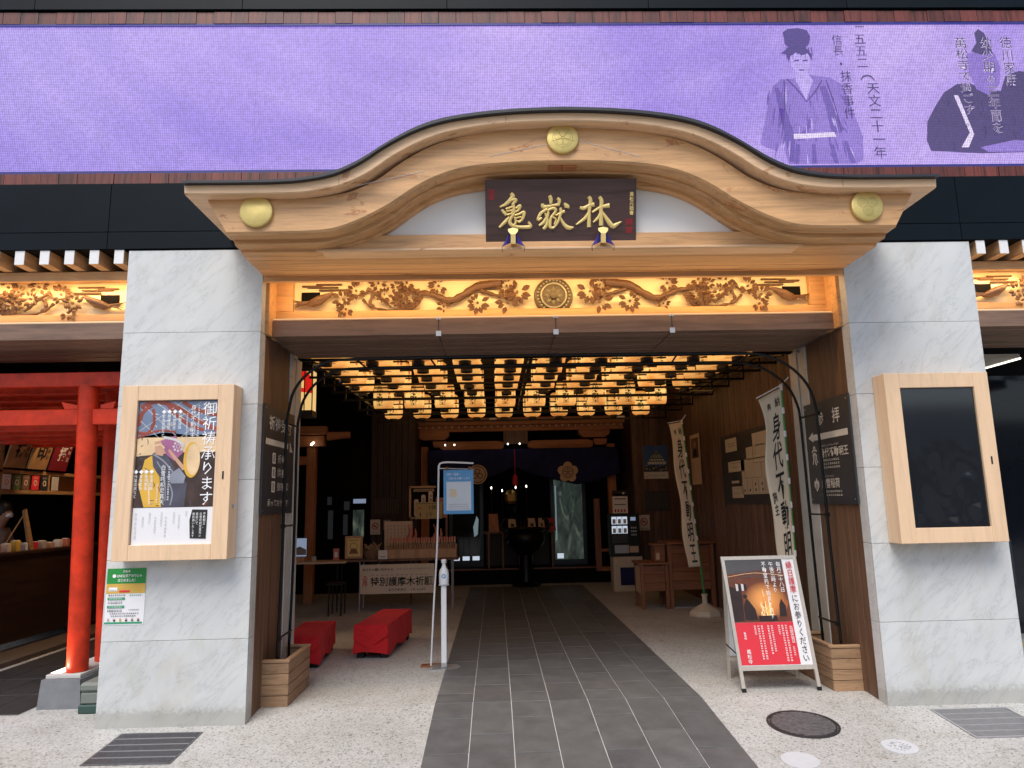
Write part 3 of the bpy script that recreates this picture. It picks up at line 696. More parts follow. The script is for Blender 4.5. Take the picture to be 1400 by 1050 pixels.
def half_carving(t, xc, s, ends=True):
    """xc: world x of the middle of the pattern, s=+1 as in the left half, -1 mirrored"""
    bx = Vector(BASE[t])
    def W(px, py, d=0): return (xc+s*tx(px), .335-d, tz(px, py))
    for k, (cx, cy, r, v) in enumerate(CL):
        x, y, z = W(cx, cy, .006+.008*(k % 3)); piece('leaf_cluster', LC[v], t, (x-bx.x, y-bx.y, z-bx.z), (0, rnd.uniform(-.5, .5), 0), (r*.0080*s, 1, r*.0080))
    for l, r0, r1 in (([(684, 388), (652, 393), (634, 404), (616, 412), (600, 408), (585, 402), (571, 400), (560, 396), (548, 400)], .042, .014), ([(656, 398), (672, 403), (688, 408), (700, 413)], .02, .009), ([(502, 395), (516, 404), (524, 412), (534, 420)], .016, .010), ([(496, 410), (508, 420), (530, 425), (560, 423), (572, 414), (576, 404)], .012, .014), ([(510, 404), (506, 414), (512, 421)], .016, .012), ([(480, 404), (496, 404), (504, 396)], .010, .012)):
        P = catmull([W(a, b, .01) for a, b in l], 5); m = len(P)
        mb = MB(); mb.tube(P, [r0+(r1-r0)*i/(m-1) + .004*math.sin(i*1.7) for i in range(m)], 'carving', 7)
        part('branch', mb, t, sm=60)
    if ends:
        mb = MB(); bp = [W(420, 417, .01), W(428, 415.5, .02), W(438, 412, .03), (W(449, 406, .03)), W(455, 402.5, .02), W(460, 404, .02)]
        mb.tube(bp, [.012, .034, .042, .026, .015, .006], 'carving', 9)
        for k in range(4): mb.tube([W(424, 415, .012), W(412, 414+k*1.2, .02), W(399+k*2, 411+k*3.4, .015)], [.012, .010, .002], 'carving', 5)
        part('bird', mb, t, sm=60)
        mb = MB()
        for a, b, c in ((432, 467, 389), (420, 462, 393), (436, 474, 396.5), (413, 440, 391.5)): x0, _, z0 = W(a, c+1.2); x1, _, z1 = W(b, c-1.2); mb.box(x0, .33, z0, x1, .352, z1, 'carving', .003)
        part('cloud_scroll', mb, t)
        mb = MB(); x0, _, z0 = W(412, 411); x1, _, z1 = W(437, 399); mb.box(x0, .350, z0, x1, .358, z1, 'dark_room'); part('opening', mb, t)
def transom(name, x0, x1, label):
    t = thing(name, label, 'carved panel', ((x0+x1)/2, .35, 3.15), group='lit carved transoms')
    part('back_panel', MB().box(x0+.05, .36, 3.18, x1-.05, .38, 3.60, 'gold_back'), t)
    m_ = MB(); m_.box(x0, .30, 3.150, x1, .36, 3.245, 'cypress_plain', .006); part('bottom_rail', m_, t)
    m_ = MB(); m_.box(x0, .22, 3.565, x1, .36, 3.60, 'cypress_plain', .004); m_.box(x0, .30, 3.535, x1, .355, 3.564, 'cypress_plain', .006); part('top_rail', m_, t)
    part('top_beam', MB().box(x0, .0, 3.42, x1, .045, 3.468, 'cypress_plain', .003) if abs(x0+x1) < .1 else MB().box(x0, .18, 3.505, x1, .218, 3.585, 'cypress_plain', .003), t)
    part('ledge_lip', MB().box(x0, .2, 3.140, x1, .214, 3.152, 'case_oak_x'), t)
    part('led_lamp', MB().box(x0+.03, .2145, 3.1455, x1-.03, .224, 3.157, 'led_strip'), t)
    return t
m, nt, b = nm('gold_back'); mp = coords(nt, (1, 1, 1)); n = noise(nt, mp, 3, 4, .6); r = ramp(nt, n.outputs[0], [(.3, (.90, .74, .44)), (.7, (.95, .80, .50))]); nt.links.new(r.outputs[0], b.inputs['Base Color']); inp(b, 'Roughness', .5)
def strip_light(x0, x1):
    for z, rx, e in ((3.153, 180+30, .9), (3.47, 38, 2.6)):  # the upper lamp is added, unseen, to brighten the panel evenly
        ld = bpy.data.lights.new('transom_light', 'AREA'); ld.shape = 'RECTANGLE'; ld.size = x1-x0; ld.size_y = .03; ld.energy = e*(x1-x0); ld.color = (1, .62, .26)
        lo = bpy.data.objects.new('transom_light', ld); COL.objects.link(lo); lo.location = ((x0+x1)/2, .245 if z < 3.3 else (.09 if abs(x0+x1) < .1 else .235), z); lo.rotation_euler = (R(rx), 0, 0)
tc_ = transom('carved_transom', -2.43, 2.43, 'lit golden transom with carved leaves, birds and a wheel over the main opening')
half_carving(tc_, 0, 1); half_carving(tc_, 0, -1)
for s in (-1, 1):
    part('end_panel', MB().box(s*2.43, .30, 3.245, s*2.27, .356, 3.534, 'cypress_plain', .004), tc_)
    part('side_post', MB().box(s*2.434, .1, 3.0, s*2.405, .355, 3.56, 'cypress_plain'), tc_)
wh = part('wheel', MB().lathe([(.165, 0), (.172, -.02), (.165, -.045), (.15, -.05), (.125, -.04), (.105, -.045), (.098, -.04), (.03, -.04), (.028, -.06), (0.001, -.064)], (0, .36, 3.362), 'wheel_wood', 40, 'y'), tc_, sm=30)
part('ring', MB().lathe([(.118, -.042), (.116, -.062), (.104, -.062), (.101, -.042)], (0, .36, 3.362), 'wheel_ring', 40, 'y', True), wh)
bd = MB().lathe([(.004, 0), (.011, -.004), (.008, -.013), (.001, -.016)], (0, 0, 0), 'wheel_ring', 8, 'y').mesh('bead')
pet = MB().add([(0, -.0, .03), (.016, 0, .055), (0, 0, .092), (-.016, 0, .055), (0, -.022, .06)], [(0, 1, 4), (1, 2, 4), (2, 3, 4), (3, 0, 4)], 'wheel_ring').mesh('petal')
for k in range(28): a = k*2*math.pi/28; piece('bead', bd, wh, (.138*math.cos(a), -.045+.36-.35, .212+.138*math.sin(a)))
for k in range(8): piece('petal', pet, wh, (0, -.04+.36-.35, .212), (0, k*math.pi/4, 0))
strip_light(-2.3, 2.3)
for s, lb in ((-1, 'lit carved transom left of the left pillar, with a bird by the pillar'), (1, 'lit carved transom at the right edge, with a bird by the pillar')):
    t = transom('carved_transom', *sorted((s*3.545, s*6.5)), lb)
    half_carving(t, s*(3.70+2.29), s); half_carving(t, s*(3.70+2.29), -s, False)
    part('end_panel', MB().box(s*3.548, .30, 3.245, s*3.68, .356, 3.534, 'cypress_plain', .004), t)
    strip_light(*sorted((s*3.65, s*6.3)))
    e = thing('side_eave', 'row of white-tipped rafters under the black fascia %s' % ('left of the left pillar' if s < 0 else 'right of the right pillar'), 'eave', (s*5, .2, 3.6), group='side eaves')
    rm = MB(); rm.box(0, .004, 0, .078, .5, .12, 'cypress_y', .002); rm.box(.001, 0, .001, .077, .0035, .119, 'white_paint'); rm = rm.mesh('rafter')
    for k in range(15):
        xa = (-3.66-k*.202) if s < 0 else (3.60+k*.202)
        piece('rafter', rm, e, (xa-s*5, -.2, -.01))
    part('deck', MB().box(*((-6.6, 0.005, 3.712, -3.545, .6, 3.735) if s < 0 else (3.545, .005, 3.712, 6.6, .6, 3.735)), 'dark_room'), e)

# ---------------------------------------------------------------- the curved (cusped) gable roof
def mir(c):
    return [(x, z) for x, z in c] + [(-x, z) for x, z in reversed(c) if x < -.001]
def dens(c, n=4): return catmull(c, n)
T_ = [(-2.715, 3.863), (-2.321, 3.863), (-2.06, 3.866), (-1.86, 3.882), (-1.654, 3.927), (-1.473, 4.012), (-1.275, 4.145), (-1.07, 4.262), (-.86, 4.333), (-.58, 4.378), (-.28, 4.402), (0, 4.410)]
B0 = [(-2.710, 3.845), (-2.321, 3.845), (-2.05, 3.848), (-1.86, 3.862), (-1.66, 3.902), (-1.48, 3.985), (-1.29, 4.117), (-1.09, 4.228), (-.88, 4.303), (-.60, 4.352), (-.28, 4.379), (0, 4.386)]
B1 = [(-2.706, 3.777), (-2.30, 3.777), (-2.02, 3.779), (-1.84, 3.789), (-1.63, 3.829), (-1.43, 3.920), (-1.245, 4.052), (-1.04, 4.168), (-.82, 4.245), (-.54, 4.294), (-.25, 4.315), (0, 4.319)]
C1 = [(-2.441, 3.521), (-2.10, 3.521), (-1.85, 3.526), (-1.67, 3.545), (-1.47, 3.620), (-1.26, 3.738), (-1.11, 3.845), (-.95, 3.932), (-.79, 3.990), (-.62, 4.022), (-.32, 4.046), (0, 4.052)]
shift = .0
def atplane(c, y0, y1):     # keep the silhouette read from the street, moved from depth y0 to y1
    f = (y1+5.656)/(y0+5.656); return [(x*f, 1.58+(z-1.58)*f) for x, z in c]
F1 = [(-2.400, 3.466), (-2.06, 3.466), (-1.78, 3.472), (-1.50, 3.540), (-1.275, 3.658), (-1.122, 3.782), (-.969, 3.874), (-.80, 3.934), (-.60, 3.978), (-.30, 3.999), (0, 4.004)]
F1 = [(x*1.0101, 1.58+(z-1.58)*1.0101) for x, z in F1]
G1 = [(-2.375, 3.431), (-1.98, 3.431), (-1.80, 3.436), (-1.56, 3.488), (-1.326, 3.576), (-1.093, 3.744), (-.96, 3.826), (-.80, 3.888), (-.58, 3.926), (-.29, 3.944), (0, 3.949)]
G1 = [(x*1.017, 1.58+(z-1.58)*1.017) for x, z in G1]
rf = thing('curved_gable_roof', 'pale cypress cusped gable roof with swelling bargeboard and thin black edge over the entrance', 'roof', (0, -.4, 3.5))
def band(lo, up, y0, y1, mat, nm_, bev=0):
    L, U = mir(dens(lo)), mir(dens(up)); n = min(len(L), len(U)); 
    def res(c, N=97):
        d = [0]
        for a, b_ in zip(c, c[1:]): d.append(d[-1]+math.hypot(b_[0]-a[0], b_[1]-a[1]))
        o = []; j = 0
        for i in range(N):
            s_ = d[-1]*i/(N-1)
            while j < len(d)-2 and d[j+1] < s_: j += 1
            t = (s_-d[j])/max(1e-9, d[j+1]-d[j]); o.append((c[j][0]+(c[j+1][0]-c[j][0])*t, c[j][1]+(c[j+1][1]-c[j][1])*t))
        return o
    L, U = res(L), res(U); N = len(L); mb = MB(); V = []
    for i in range(N): V += [(L[i][0], y0+bev, L[i][1]), (L[i][0], y0, L[i][1]+bev), (U[i][0], y0, U[i][1]), (U[i][0], y1, U[i][1]), (L[i][0], y1, L[i][1])]
    F = [[i*5+k, i*5+(k+1) % 5, (i+1)*5+(k+1) % 5, (i+1)*5+k] for i in range(N-1) for k in range(5)] + [[0, 1, 2, 3, 4], [(N-1)*5+k for k in range(4, -1, -1)]]
    mb.fix = 1; mb.add(V, F, mat); return part(nm_, mb, rf, sm=22)
band(B0, T_, -.94, -.015, 'roof_edge', 'roof_sheet')
band(B1, [(x, z-.0015) for x, z in B0], -.90, -.016, 'cypress_pale', 'frieze_board', .008)
up_ = [(x*.955, z+.004) for x, z in B1]
band(C1, up_, -.80, -.017, 'cypress', 'bargeboard', .014)
band(F1, [(x*.999, z+.03) for x, z in C1], -.67, -.018, 'cypress_plain', 'inner_moulding', .008)
band(G1, [(x*.998, z+.025) for x, z in F1], -.555, -.40, 'cypress_plain', 'inner_moulding', .008)
for dx in (-.105, .002): part('key_block', MB().box(dx, -.75, 4.038, dx+.103, -.672, 4.13, 'shrine_wood', .003), rf)
part('gable_panel', MB().prism([(-1.5, 3.60), (-1.2, 3.74), (-.95, 3.9), (-.7, 3.98), (0, 4.04), (.7, 3.98), (.95, 3.9), (1.2, 3.74), (1.5, 3.60)], -.50, -.48, 'white_plaster'), rf)
part('tie_beam', MB().box(-2.0, -.545, 3.4875, 2.0, -.40, 3.598, 'cypress_plain', .004), rf)
part('tie_beam_lip', MB().box(-1.86, -.56, 3.4695, 1.86, -.40, 3.487, 'cypress_pale', .002), rf)
sm_ = MB().box(-2.43, 0, 0, 2.43, .1175, .02, 'cypress_plain', .003).mesh('soffit_board')
for k in range(4): piece('soffit_board', sm_, rf, (0, -.485+k*.12+.4, 3.470-3.5-.002*(k % 2)))
for s in (-1, 1): part('soffit_trim', MB().prism([(s*2.43, 3.50), (s*2.35, 3.50), (s*2.35, 3.525), (s*2.43, 3.525)], -.36, .1, 'cypress_plain'), rf)
for x_ in (-1.62, -.42, .95, 2.02):
    zi = min(B1, key=lambda p_: abs(p_[0]+abs(x_)))[1]
    part('board_joint', MB().box(x_-.0012, -.9012, zi+.012, x_+.0012, -.9002, zi+.062, 'cabinet'), rf)
def crest(x, z, kind, lab):
    c_ = part('crest_disc', MB().lathe([(.116, 0), (.120, -.012), (.116, -.026), (.106, -.031), (.001, -.031)], (x, -.80, z), 'gold_matte', 40, 'y'), rf, sm=35, label=lab)
    fr = Frame((x, -.831, z)); mb = MB()
    if kind == 'flower':
        fr.ring(mb, 0, 0, .072, .075, 'gold_line', .001, 40)
        for k in range(5):
            a = math.pi/2+k*2*math.pi/5; fr.ring(mb, .036*math.cos(a), .036*math.sin(a), .024, .0265, 'gold_line', .0015, 16)
            a += math.pi/5; fr.poly(mb, [(.05*math.cos(a-.04), .05*math.sin(a-.04)), (.09*math.cos(a-.02), .09*math.sin(a-.02)), (.09*math.cos(a+.02), .09*math.sin(a+.02)), (.05*math.cos(a+.04), .05*math.sin(a+.04))], 'gold_line', .001)
        fr.ring(mb, 0, 0, .008, .012, 'gold_line', .002, 12)
    elif kind == 'hollyhock':
        for a in (150, 30, 270):
            cx, cy = .044*math.cos(R(a)), .044*math.sin(R(a)); r_1 = .038
            fr.ring(mb, cx, cy, r_1-.002, r_1, 'gold_line', .0015, 20)
            for k in range(9):
                b_ = R(a-80+k*20); fr.poly(mb, [(cx*.35, cy*.35), (cx+r_1*math.cos(b_-.03), cy+r_1*math.sin(b_-.03)), (cx+r_1*math.cos(b_+.03), cy+r_1*math.sin(b_+.03))], 'gold_line', .001)
    if mb.v: part('crest_lines', mb, c_)
crest(0, 4.226, 'flower', 'gold disc with an engraved five-petalled flower'); crest(-2.225, 3.678, 'plain', 'plain worn gold disc'); crest(2.225, 3.676, 'hollyhock', 'gold disc with engraved fan leaves')
m_ = MB()
for l in ([(-.115, 4.19), (-.54, 4.10)], [(.115, 4.22), (.58, 4.085)], [(-1.02, 3.985), (-1.96, 3.78)]): m_.tube([(x, -.8015, z) for x, z in l], .0022, 'white_paint', 4)
part('pale_line', m_, rf)  # thin pale lines laid over the bargeboard

# ---------------------------------------------------------------- name plaque over the entrance
pq = thing('name_plaque', 'dark brown plaque with three raised gold characters hanging under the curved roof', 'plaque', (-.012, -.60, 3.52))
up = Vector((0, -.22, .42)).normalized() if False else Vector((0, -.13, .43)).normalized()
PF = Frame((-.580, -.545, 3.535), (1, 0, 0), up)
m_ = MB(); PF.rect(m_, 0, 0, 1.145, .46, 'plaque_wood', 0, .045); part('board', m_, pq)
def k6(x, y): px, py = 640+x/7.78, 220+y/7.78; return ((px-663.2)/205.5*1.145, (325.5-(px-663)*.014-py)/82*.46)
def k7(x, y): return k6(x+130*7.78, y)
m_ = MB()
def st(pts, f=k6, s=1.4):
    brush(PF, m_, [(*f(x, y), wd*s/7.78/205.5*1.145) for x, y, wd in pts], 'gold_paint', .012)
for l in ([(450, 322, 26), (470, 355, 34), (405, 425, 26), (332, 462, 12)], [(415, 405, 14), (480, 385, 22), (505, 392, 24), (462, 440, 18)], [(350, 488, 16), (372, 512, 24), (402, 545, 20)], [(395, 480, 18), (430, 470, 16), (478, 455, 18), (470, 500, 16), (452, 530, 14)], [(400, 505, 12), (470, 492, 14)], [(408, 540, 16), (455, 528, 16)], [(500, 475, 16), (548, 448, 26), (530, 490, 18), (498, 510, 14)], [(490, 545, 16), (540, 530, 18), (588, 515, 26), (575, 575, 22), (540, 610, 20), (505, 600, 12)], [(495, 575, 12), (560, 560, 14)], [(478, 430, 20), (482, 520, 22), (445, 580, 24), (440, 630, 28), (490, 662, 28), (580, 668, 26), (655, 660, 28), (632, 612, 16)], [(325, 672, 18), (385, 615, 26), (430, 565, 18)], [(485, 560, 14), (500, 610, 18), (485, 650, 18)]): st(l)
part('gold_character', m_, pq, sm=50); m_ = MB()
for l in ([(858, 342, 26), (872, 375, 30), (872, 425, 22)], [(785, 425, 24), (795, 458, 30), (880, 445, 20), (965, 432, 24)], [(940, 368, 22), (962, 392, 28), (955, 432, 20)], [(835, 478, 20), (765, 525, 24), (735, 590, 22), (775, 570, 16)], [(845, 500, 18), (835, 555, 24), (790, 620, 24), (745, 650, 14)], [(810, 520, 16), (836, 600, 22), (815, 660, 26), (790, 685, 22)], [(835, 490, 16), (900, 472, 24), (925, 495, 22), (885, 550, 18), (870, 580, 20), (862, 660, 24), (900, 670, 18), (945, 615, 20), (965, 555, 20)], [(885, 560, 14), (925, 585, 16), (910, 640, 16)], [(1012, 420, 18), (1045, 455, 38), (1045, 470, 20)], [(920, 545, 14), (975, 520, 20), (1018, 500, 24)], [(975, 465, 20), (978, 520, 24), (955, 580, 18)], [(968, 560, 14), (1010, 635, 26), (1060, 672, 32), (1110, 668, 14)]): st(l)
part('gold_character', m_, pq, sm=50); m_ = MB()
for l in ([(168, 462, 20), (210, 470, 30), (262, 442, 22), (320, 430, 34)], [(262, 350, 26), (282, 395, 30), (268, 500, 26), (266, 665, 30)], [(275, 490, 14), (225, 570, 26), (128, 640, 12)], [(298, 512, 16), (385, 460, 22), (482, 440, 36)], [(372, 352, 24), (398, 392, 30), (392, 500, 30), (396, 648, 34)], [(388, 510, 14), (365, 565, 24), (310, 615, 12)], [(395, 490, 14), (445, 565, 28), (512, 650, 38), (560, 635, 26), (608, 606, 10)]): st(l, k7)
part('gold_character', m_, pq, sm=50)
m_ = MB(); PF.text(m_, '萬松元拙書', (1.093, .19, 1.125, .36), 'gold_paint', True, .003, .02); part('small_lettering', m_, pq)
m_ = MB()
for x0, y0, x1, y1 in ((.028, .31, .07, .39), (1.066, .115, 1.12, .165), (1.066, .055, 1.12, .105)):
    for i in range(5): PF.rect(m_, x0+(x1-x0)*i/5, y0+(.004 if i % 2 else 0), x0+(x1-x0)*(i+.45)/5, y1-(.006 if i % 2 else 0), 'seal_red', .002)
    for i in range(4): PF.rect(m_, x0, y0+(y1-y0)*(i+.2)/4, x1, y0+(y1-y0)*(i+.45)/4, 'seal_red', .0025)
part('seal', m_, pq)
for x in (.205, .885):
    bw = part('bracket', MB().add([PF.p(x-.038, .09, .05), PF.p(x+.038, .09, .05), PF.p(x+.036, .07, .06), PF.p(x+.018, .05, .07), PF.p(x+.018, -.02, .07), PF.p(x-.018, -.02, .07), PF.p(x-.018, .05, .07), PF.p(x-.036, .07, .06), PF.p(x, .10, .045), PF.p(x-.018, -.02, -.05), PF.p(x+.018, -.02, -.05), PF.p(x-.018, .05, 0), PF.p(x+.018, .05, 0)], [[0, 8, 1, 2, 3, 6, 7], [3, 4, 5, 6], [4, 10, 9, 5], [3, 4, 10, 12], [6, 5, 9, 11]], 'gold_paint'), pq)
    for s in (-1, 1):
        m_ = MB(); n = 6
        for i in range(n):
            f0, f1 = i/n, (i+1)/n
            a, b_ = PF.p(x+s*(.02+.0*f0), .06-.01*i/n, .05), None
        m_.add([PF.p(x+s*.018, .06, .05), PF.p(x+s*.036, .045, .06), PF.p(x+s*.055, .01, .045), PF.p(x+s*.082, -.035, .055), PF.p(x+s*.05, -.025, .07), PF.p(x+s*.018, -.012, .045)], [[0, 1, 5], [1, 2, 4], [2, 3, 4], [1, 4, 5]], 'purple_cloth')
        o = part('purple_cushion', m_, bw); md = o.modifiers.new('t', 'SOLIDIFY'); md.thickness = .006
        part('cord', MB().tube([PF.p(x+s*.08, -.033, .055), PF.p(x+s*.085, -.05, .056), PF.p(x+s*.081, -.08, .055)], .002, 'black', 4), bw)

# ================================================================ THE HALL
rw = thing('boarded_wall', 'dark brown vertical board wall along the right side of the hall, carrying the floor map', 'wall', (2.7, 4, 0), group='boarded walls')
bm_ = MB().box(0, .002, 0, .03, .118, 3.62, 'wallboard', .004).mesh('board')
for k in range(52): piece('board', bm_, rw, (.0 + .003*(k % 2), 1.26+k*.122-4, 0))
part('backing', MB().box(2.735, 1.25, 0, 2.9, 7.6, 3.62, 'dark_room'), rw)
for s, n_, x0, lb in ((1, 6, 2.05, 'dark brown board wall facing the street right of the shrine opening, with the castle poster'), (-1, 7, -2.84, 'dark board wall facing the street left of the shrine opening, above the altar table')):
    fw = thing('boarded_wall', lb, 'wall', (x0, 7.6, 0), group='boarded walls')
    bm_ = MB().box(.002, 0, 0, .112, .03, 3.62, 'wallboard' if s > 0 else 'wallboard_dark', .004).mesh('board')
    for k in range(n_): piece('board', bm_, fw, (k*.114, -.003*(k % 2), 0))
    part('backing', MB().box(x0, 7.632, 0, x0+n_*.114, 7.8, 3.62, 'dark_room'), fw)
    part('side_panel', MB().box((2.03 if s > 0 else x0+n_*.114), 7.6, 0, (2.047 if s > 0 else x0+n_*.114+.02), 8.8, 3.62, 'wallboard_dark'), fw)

# lanterns
LR_Y = [1.45, 1.92, 2.42, 2.95, 3.52, 5.2, 6.35]
LZ = 3.03
lan = None
def lantern(kind):
    t = thing('paper_lantern', 'x', 'lantern', (0, 0, 0), group='rows of paper lanterns under the ceiling')
    prof = [(.075, 0), (.118, .010), (.142, .035), (.152, .08), (.155, .14), (.155, .26), (.152, .33), (.142, .37), (.118, .395), (.075, .405)]
    o = part('paper_body', MB().lathe(prof, (0, 0, 0), 'lantern_paper', 24), t, sm=60)
    m_ = MB(); m_.lathe([(.05, -.045), (.066, -.042), (.066, .006), (.05, .008)], (0, 0, 0), 'black', 16); part('bottom_ring', m_, t)
    m_ = MB(); m_.lathe([(.07, .372), (.088, .374), (.088, .4), (.07, .402)], (0, 0, 0), 'black', 16); part('top_ring', m_, t)
    m_ = MB().tube([(0, 0, .4), (0, 0, .55)], .006, 'black', 5); part('hanging_wire', m_, t)
    def wrap(body, z0, z1, w_, mat, rad=.157, a0=0):
        fr = Frame((0, 0, 0)); mb = MB(); fr.text(mb, body, (-w_/2, z0, w_/2, z1), mat, True, 0, .015)
        mb.v = [(rad*math.sin(x/rad+a0), -rad*math.cos(x/rad+a0), z) for x, y, z in mb.v]; return mb
    part('lettering', wrap('不動明王' if kind else '身代不動明王', .05, .35, .11, 'ink'), t)
    mb = wrap('奉納', .14, .3, .05, 'ink_red', .157, 1.0); o = part('side_lettering', mb, t)
    part('side_lettering', wrap('萬松寺', .08, .3, .05, 'ink', .157, -1.05), t)
    return t
lan = lantern(0)
first = True
LX = [-2.25+k*.472 for k in range(10)]
for j, y in enumerate(LR_Y):
    for i, x in enumerate(LX):
        lb = 'glowing cream paper lantern, %s from the left in the %s row back from the entrance' % (ORD[i], ORD[j])
        if first: lan.location = (x, y, LZ); lan['label'] = lb; first = False
        else: dup(lan, (x+rnd.uniform(-.01, .01), y+rnd.uniform(-.02, .02), LZ-.01*rnd.random()), lb, rnd.uniform(-.25, .25))
rk = thing('lantern_rack', 'black metal rack of long rails and hangers carrying the rows of paper lanterns', 'rack', (0, 3.5, 3.0))
for k, y in enumerate([1.20, 1.70, 2.16, 2.70, 3.25, 3.95, 4.95, 5.60, 6.65]):
    xr = 2.50
    part('rail', MB().box(-2.6, y, 2.99, xr, y+.025, 3.015, 'black_metal'), rk)
    part('rail', MB().box(-2.6, y, 3.16, xr, y+.02, 3.178, 'black_metal'), rk)
    for x in (-2.58, xr-.02): part('hanger', MB().box(x, y, 3.0, x+.02, y+.02, 3.60, 'black_metal'), rk)
for x in (-2.6, -.13, 2.5): part('bearer', MB().box(x, 1.22, 3.18, x+.04, 6.7, 3.225, 'black_metal'), rk)
for a in ((1.30, 2.43), (3.6, 4.9)): part('brace', MB().tube([(2.4, a[0], 3.0), (2.4, a[1], 3.2)], .012, 'black_metal', 5), rk)
part('junction_box', MB().box(-.62, 5.9, 2.93, -.50, 6.0, 2.955, 'steel'), rk)
part('junction_box', MB().box(1.5, 5.9, 2.93, 1.62, 6.0, 2.955, 'steel'), rk)
# red and cream lantern by the left rail
t = thing('box_lantern', 'red and cream square lantern glowing beside the left guide rail', 'lantern', (-2.98, 3.5, 2.76))
part('shade', MB().box(-3.09, 3.40, 2.80, -2.88, 3.60, 3.32, 'lantern_bright'), t)
m_ = MB(); m_.add([(-3.09, 3.397, 3.05), (-2.88, 3.397, 3.02), (-2.88, 3.397, 3.22), (-2.97, 3.397, 3.32), (-3.09, 3.397, 3.32)], [[0, 1, 2, 3, 4]], 'lantern_red'); m_.add([(-3.06, 3.395, 3.10), (-2.99, 3.395, 3.09), (-2.99, 3.395, 3.19), (-3.06, 3.395, 3.20)], [[0, 1, 2, 3]], 'lantern_bright'); part('red_print', m_, t)
m_ = MB()
for x in (-3.1, -2.985, -2.885): m_.box(x, 3.39, 2.76, x+.012, 3.40, 3.34, 'black')
m_.box(-3.11, 3.38, 2.72, -2.87, 3.62, 2.80, 'black'); m_.box(-3.11, 3.38, 3.32, -2.87, 3.62, 3.36, 'black'); part('frame', m_, t)

# shrine front
YS = 8.6
sh = thing('shrine_front', 'brown timber shrine front with a long eave beam at the back of the hall', 'shrine', (0, YS, 0))
part('eave_beam', MB().box(-2.25, YS-.45, 3.09, 2.25, YS-.30, 3.235, 'shrine_wood', .006), sh)
part('fascia_board', MB().box(-2.2, YS-.30, 2.98, 2.2, YS-.2, 3.10, 'shrine_wood', .004), sh)
dm = MB().box(0, 0, 0, .035, .12, .035, 'cypress_pale').mesh('rafter_end')
for k in range(34): piece('rafter_end', dm, sh, (-2.15+k*.128, -.42, 3.045))
for x, w_ in ((-1.75, .62), (1.45, .62)):
    part('bracket_block', MB().prism([(x-w_*.35, 2.83), (x+w_*.35, 2.83), (x+w_*.5, 2.90), (x+w_*.5, 2.99), (x-w_*.5, 2.99), (x-w_*.5, 2.90)], YS-.28, YS-.05, 'shrine_wood'), sh)
    part('bracket_block', MB().prism([(x-.10+.12, 2.68), (x+.10+.12, 2.68), (x+.13+.12, 2.74), (x+.13+.12, 2.80), (x-.13+.12, 2.80), (x-.13+.12, 2.74)], YS-.26, YS-.06, 'shrine_wood'), sh)
part('centre_block', MB().box(-.36, YS-.3, 2.72, .12, YS-.1, 2.98, 'wallboard'), sh)
for s, x0, x1 in ((0, -1.62, -.36), (1, .12, 1.42)):
    m_ = MB().prism([(x0, 2.66), (x0+.2, 2.60), (x1-.12, 2.60), (x1, 2.66), (x1, 2.76), (x1-.1, 2.79), (x0+.1, 2.79), (x0, 2.76)], YS-.24, YS-.06, 'shrine_wood'); part('rainbow_beam', m_, sh)
for x in (-1.5, -1.32, -.28, -.05): part('spot_lamp', MB().lathe([(.010, 0), (.014, .02), (.008, .03)], (x, YS-.5, 2.69), 'lamp_white', 8), sh)
part('post', MB().box(1.70, YS-.2, 0, 1.86, YS-.05, 2.7, 'shrine_wood_z', .006), sh)
part('post', MB().box(-2.0, YS-.2, 0, -1.86, YS-.05, 2.7, 'shrine_wood_z', .006), sh)
part('railing_post', MB().box(1.36, YS-.5, .26, 1.47, YS-.4, 1.62, 'cabinet_z', .006), sh)
m_ = MB(); m_.box(1.47, YS-.48, .62, 1.72, YS-.42, .67, 'shrine_wood'); m_.box(1.47, YS-.48, .26, 1.72, YS-.42, .33, 'shrine_wood'); part('railing', m_, sh)
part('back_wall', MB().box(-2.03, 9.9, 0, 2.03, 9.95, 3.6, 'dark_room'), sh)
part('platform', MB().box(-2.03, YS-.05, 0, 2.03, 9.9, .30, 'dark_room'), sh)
part('platform_edge', MB().box(-2.03, YS-.08, .285, 2.03, YS-.052, .31, 'cabinet'), sh)
for x0, x1, lb, mt_ in ((.66, 1.24, 'glass door right of the altar with greenish reflections', 'painted_reflection'), (-1.42, -.86, 'dark glass door left of the altar', 'glass_dark')):
    d = part('glass_door', MB().box(x0-.07, 9.0, .31, x0, 9.06, 2.1, 'grey_metal_door').box(x1, 9.0, .31, x1+.07, 9.06, 2.1, 'grey_metal_door').box(x0, 9.0, .31, x1, 9.06, .42, 'grey_metal_door').box(x0, 9.0, 2.02, x1, 9.06, 2.1, 'grey_metal_door'), sh, label=lb)
    part('pane', MB().box(x0, 9.02, .42, x1, 9.04, 2.02, 'glass_dark' if mt_ == 'glass_dark' else 'painted_reflection_green'), d)
    if mt_ != 'glass_dark':  # reflections and lit patches are glowing shapes laid on the glass
        part('reflection', MB().box(x0+.02, 9.012, .8, x0+.05, 9.018, 1.9, 'painted_reflection'), d)
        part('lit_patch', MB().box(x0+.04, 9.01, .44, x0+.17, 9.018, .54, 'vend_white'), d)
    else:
        part('reflection', MB().prism([(x1-.12, .9), (x1-.05, .95), (x1-.03, 1.25), (x1-.07, 1.32), (x1-.14, 1.1)], 9.01, 9.018, 'painted_reflection'), d)
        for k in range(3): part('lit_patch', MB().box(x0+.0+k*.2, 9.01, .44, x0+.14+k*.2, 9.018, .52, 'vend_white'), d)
for k in range(7): part('slat', MB().box(1.50+.0, YS-.1+.02*k, 0, 1.515, YS-.09+.02*k, 2.6, 'wallboard_dark'), sh) if False else None

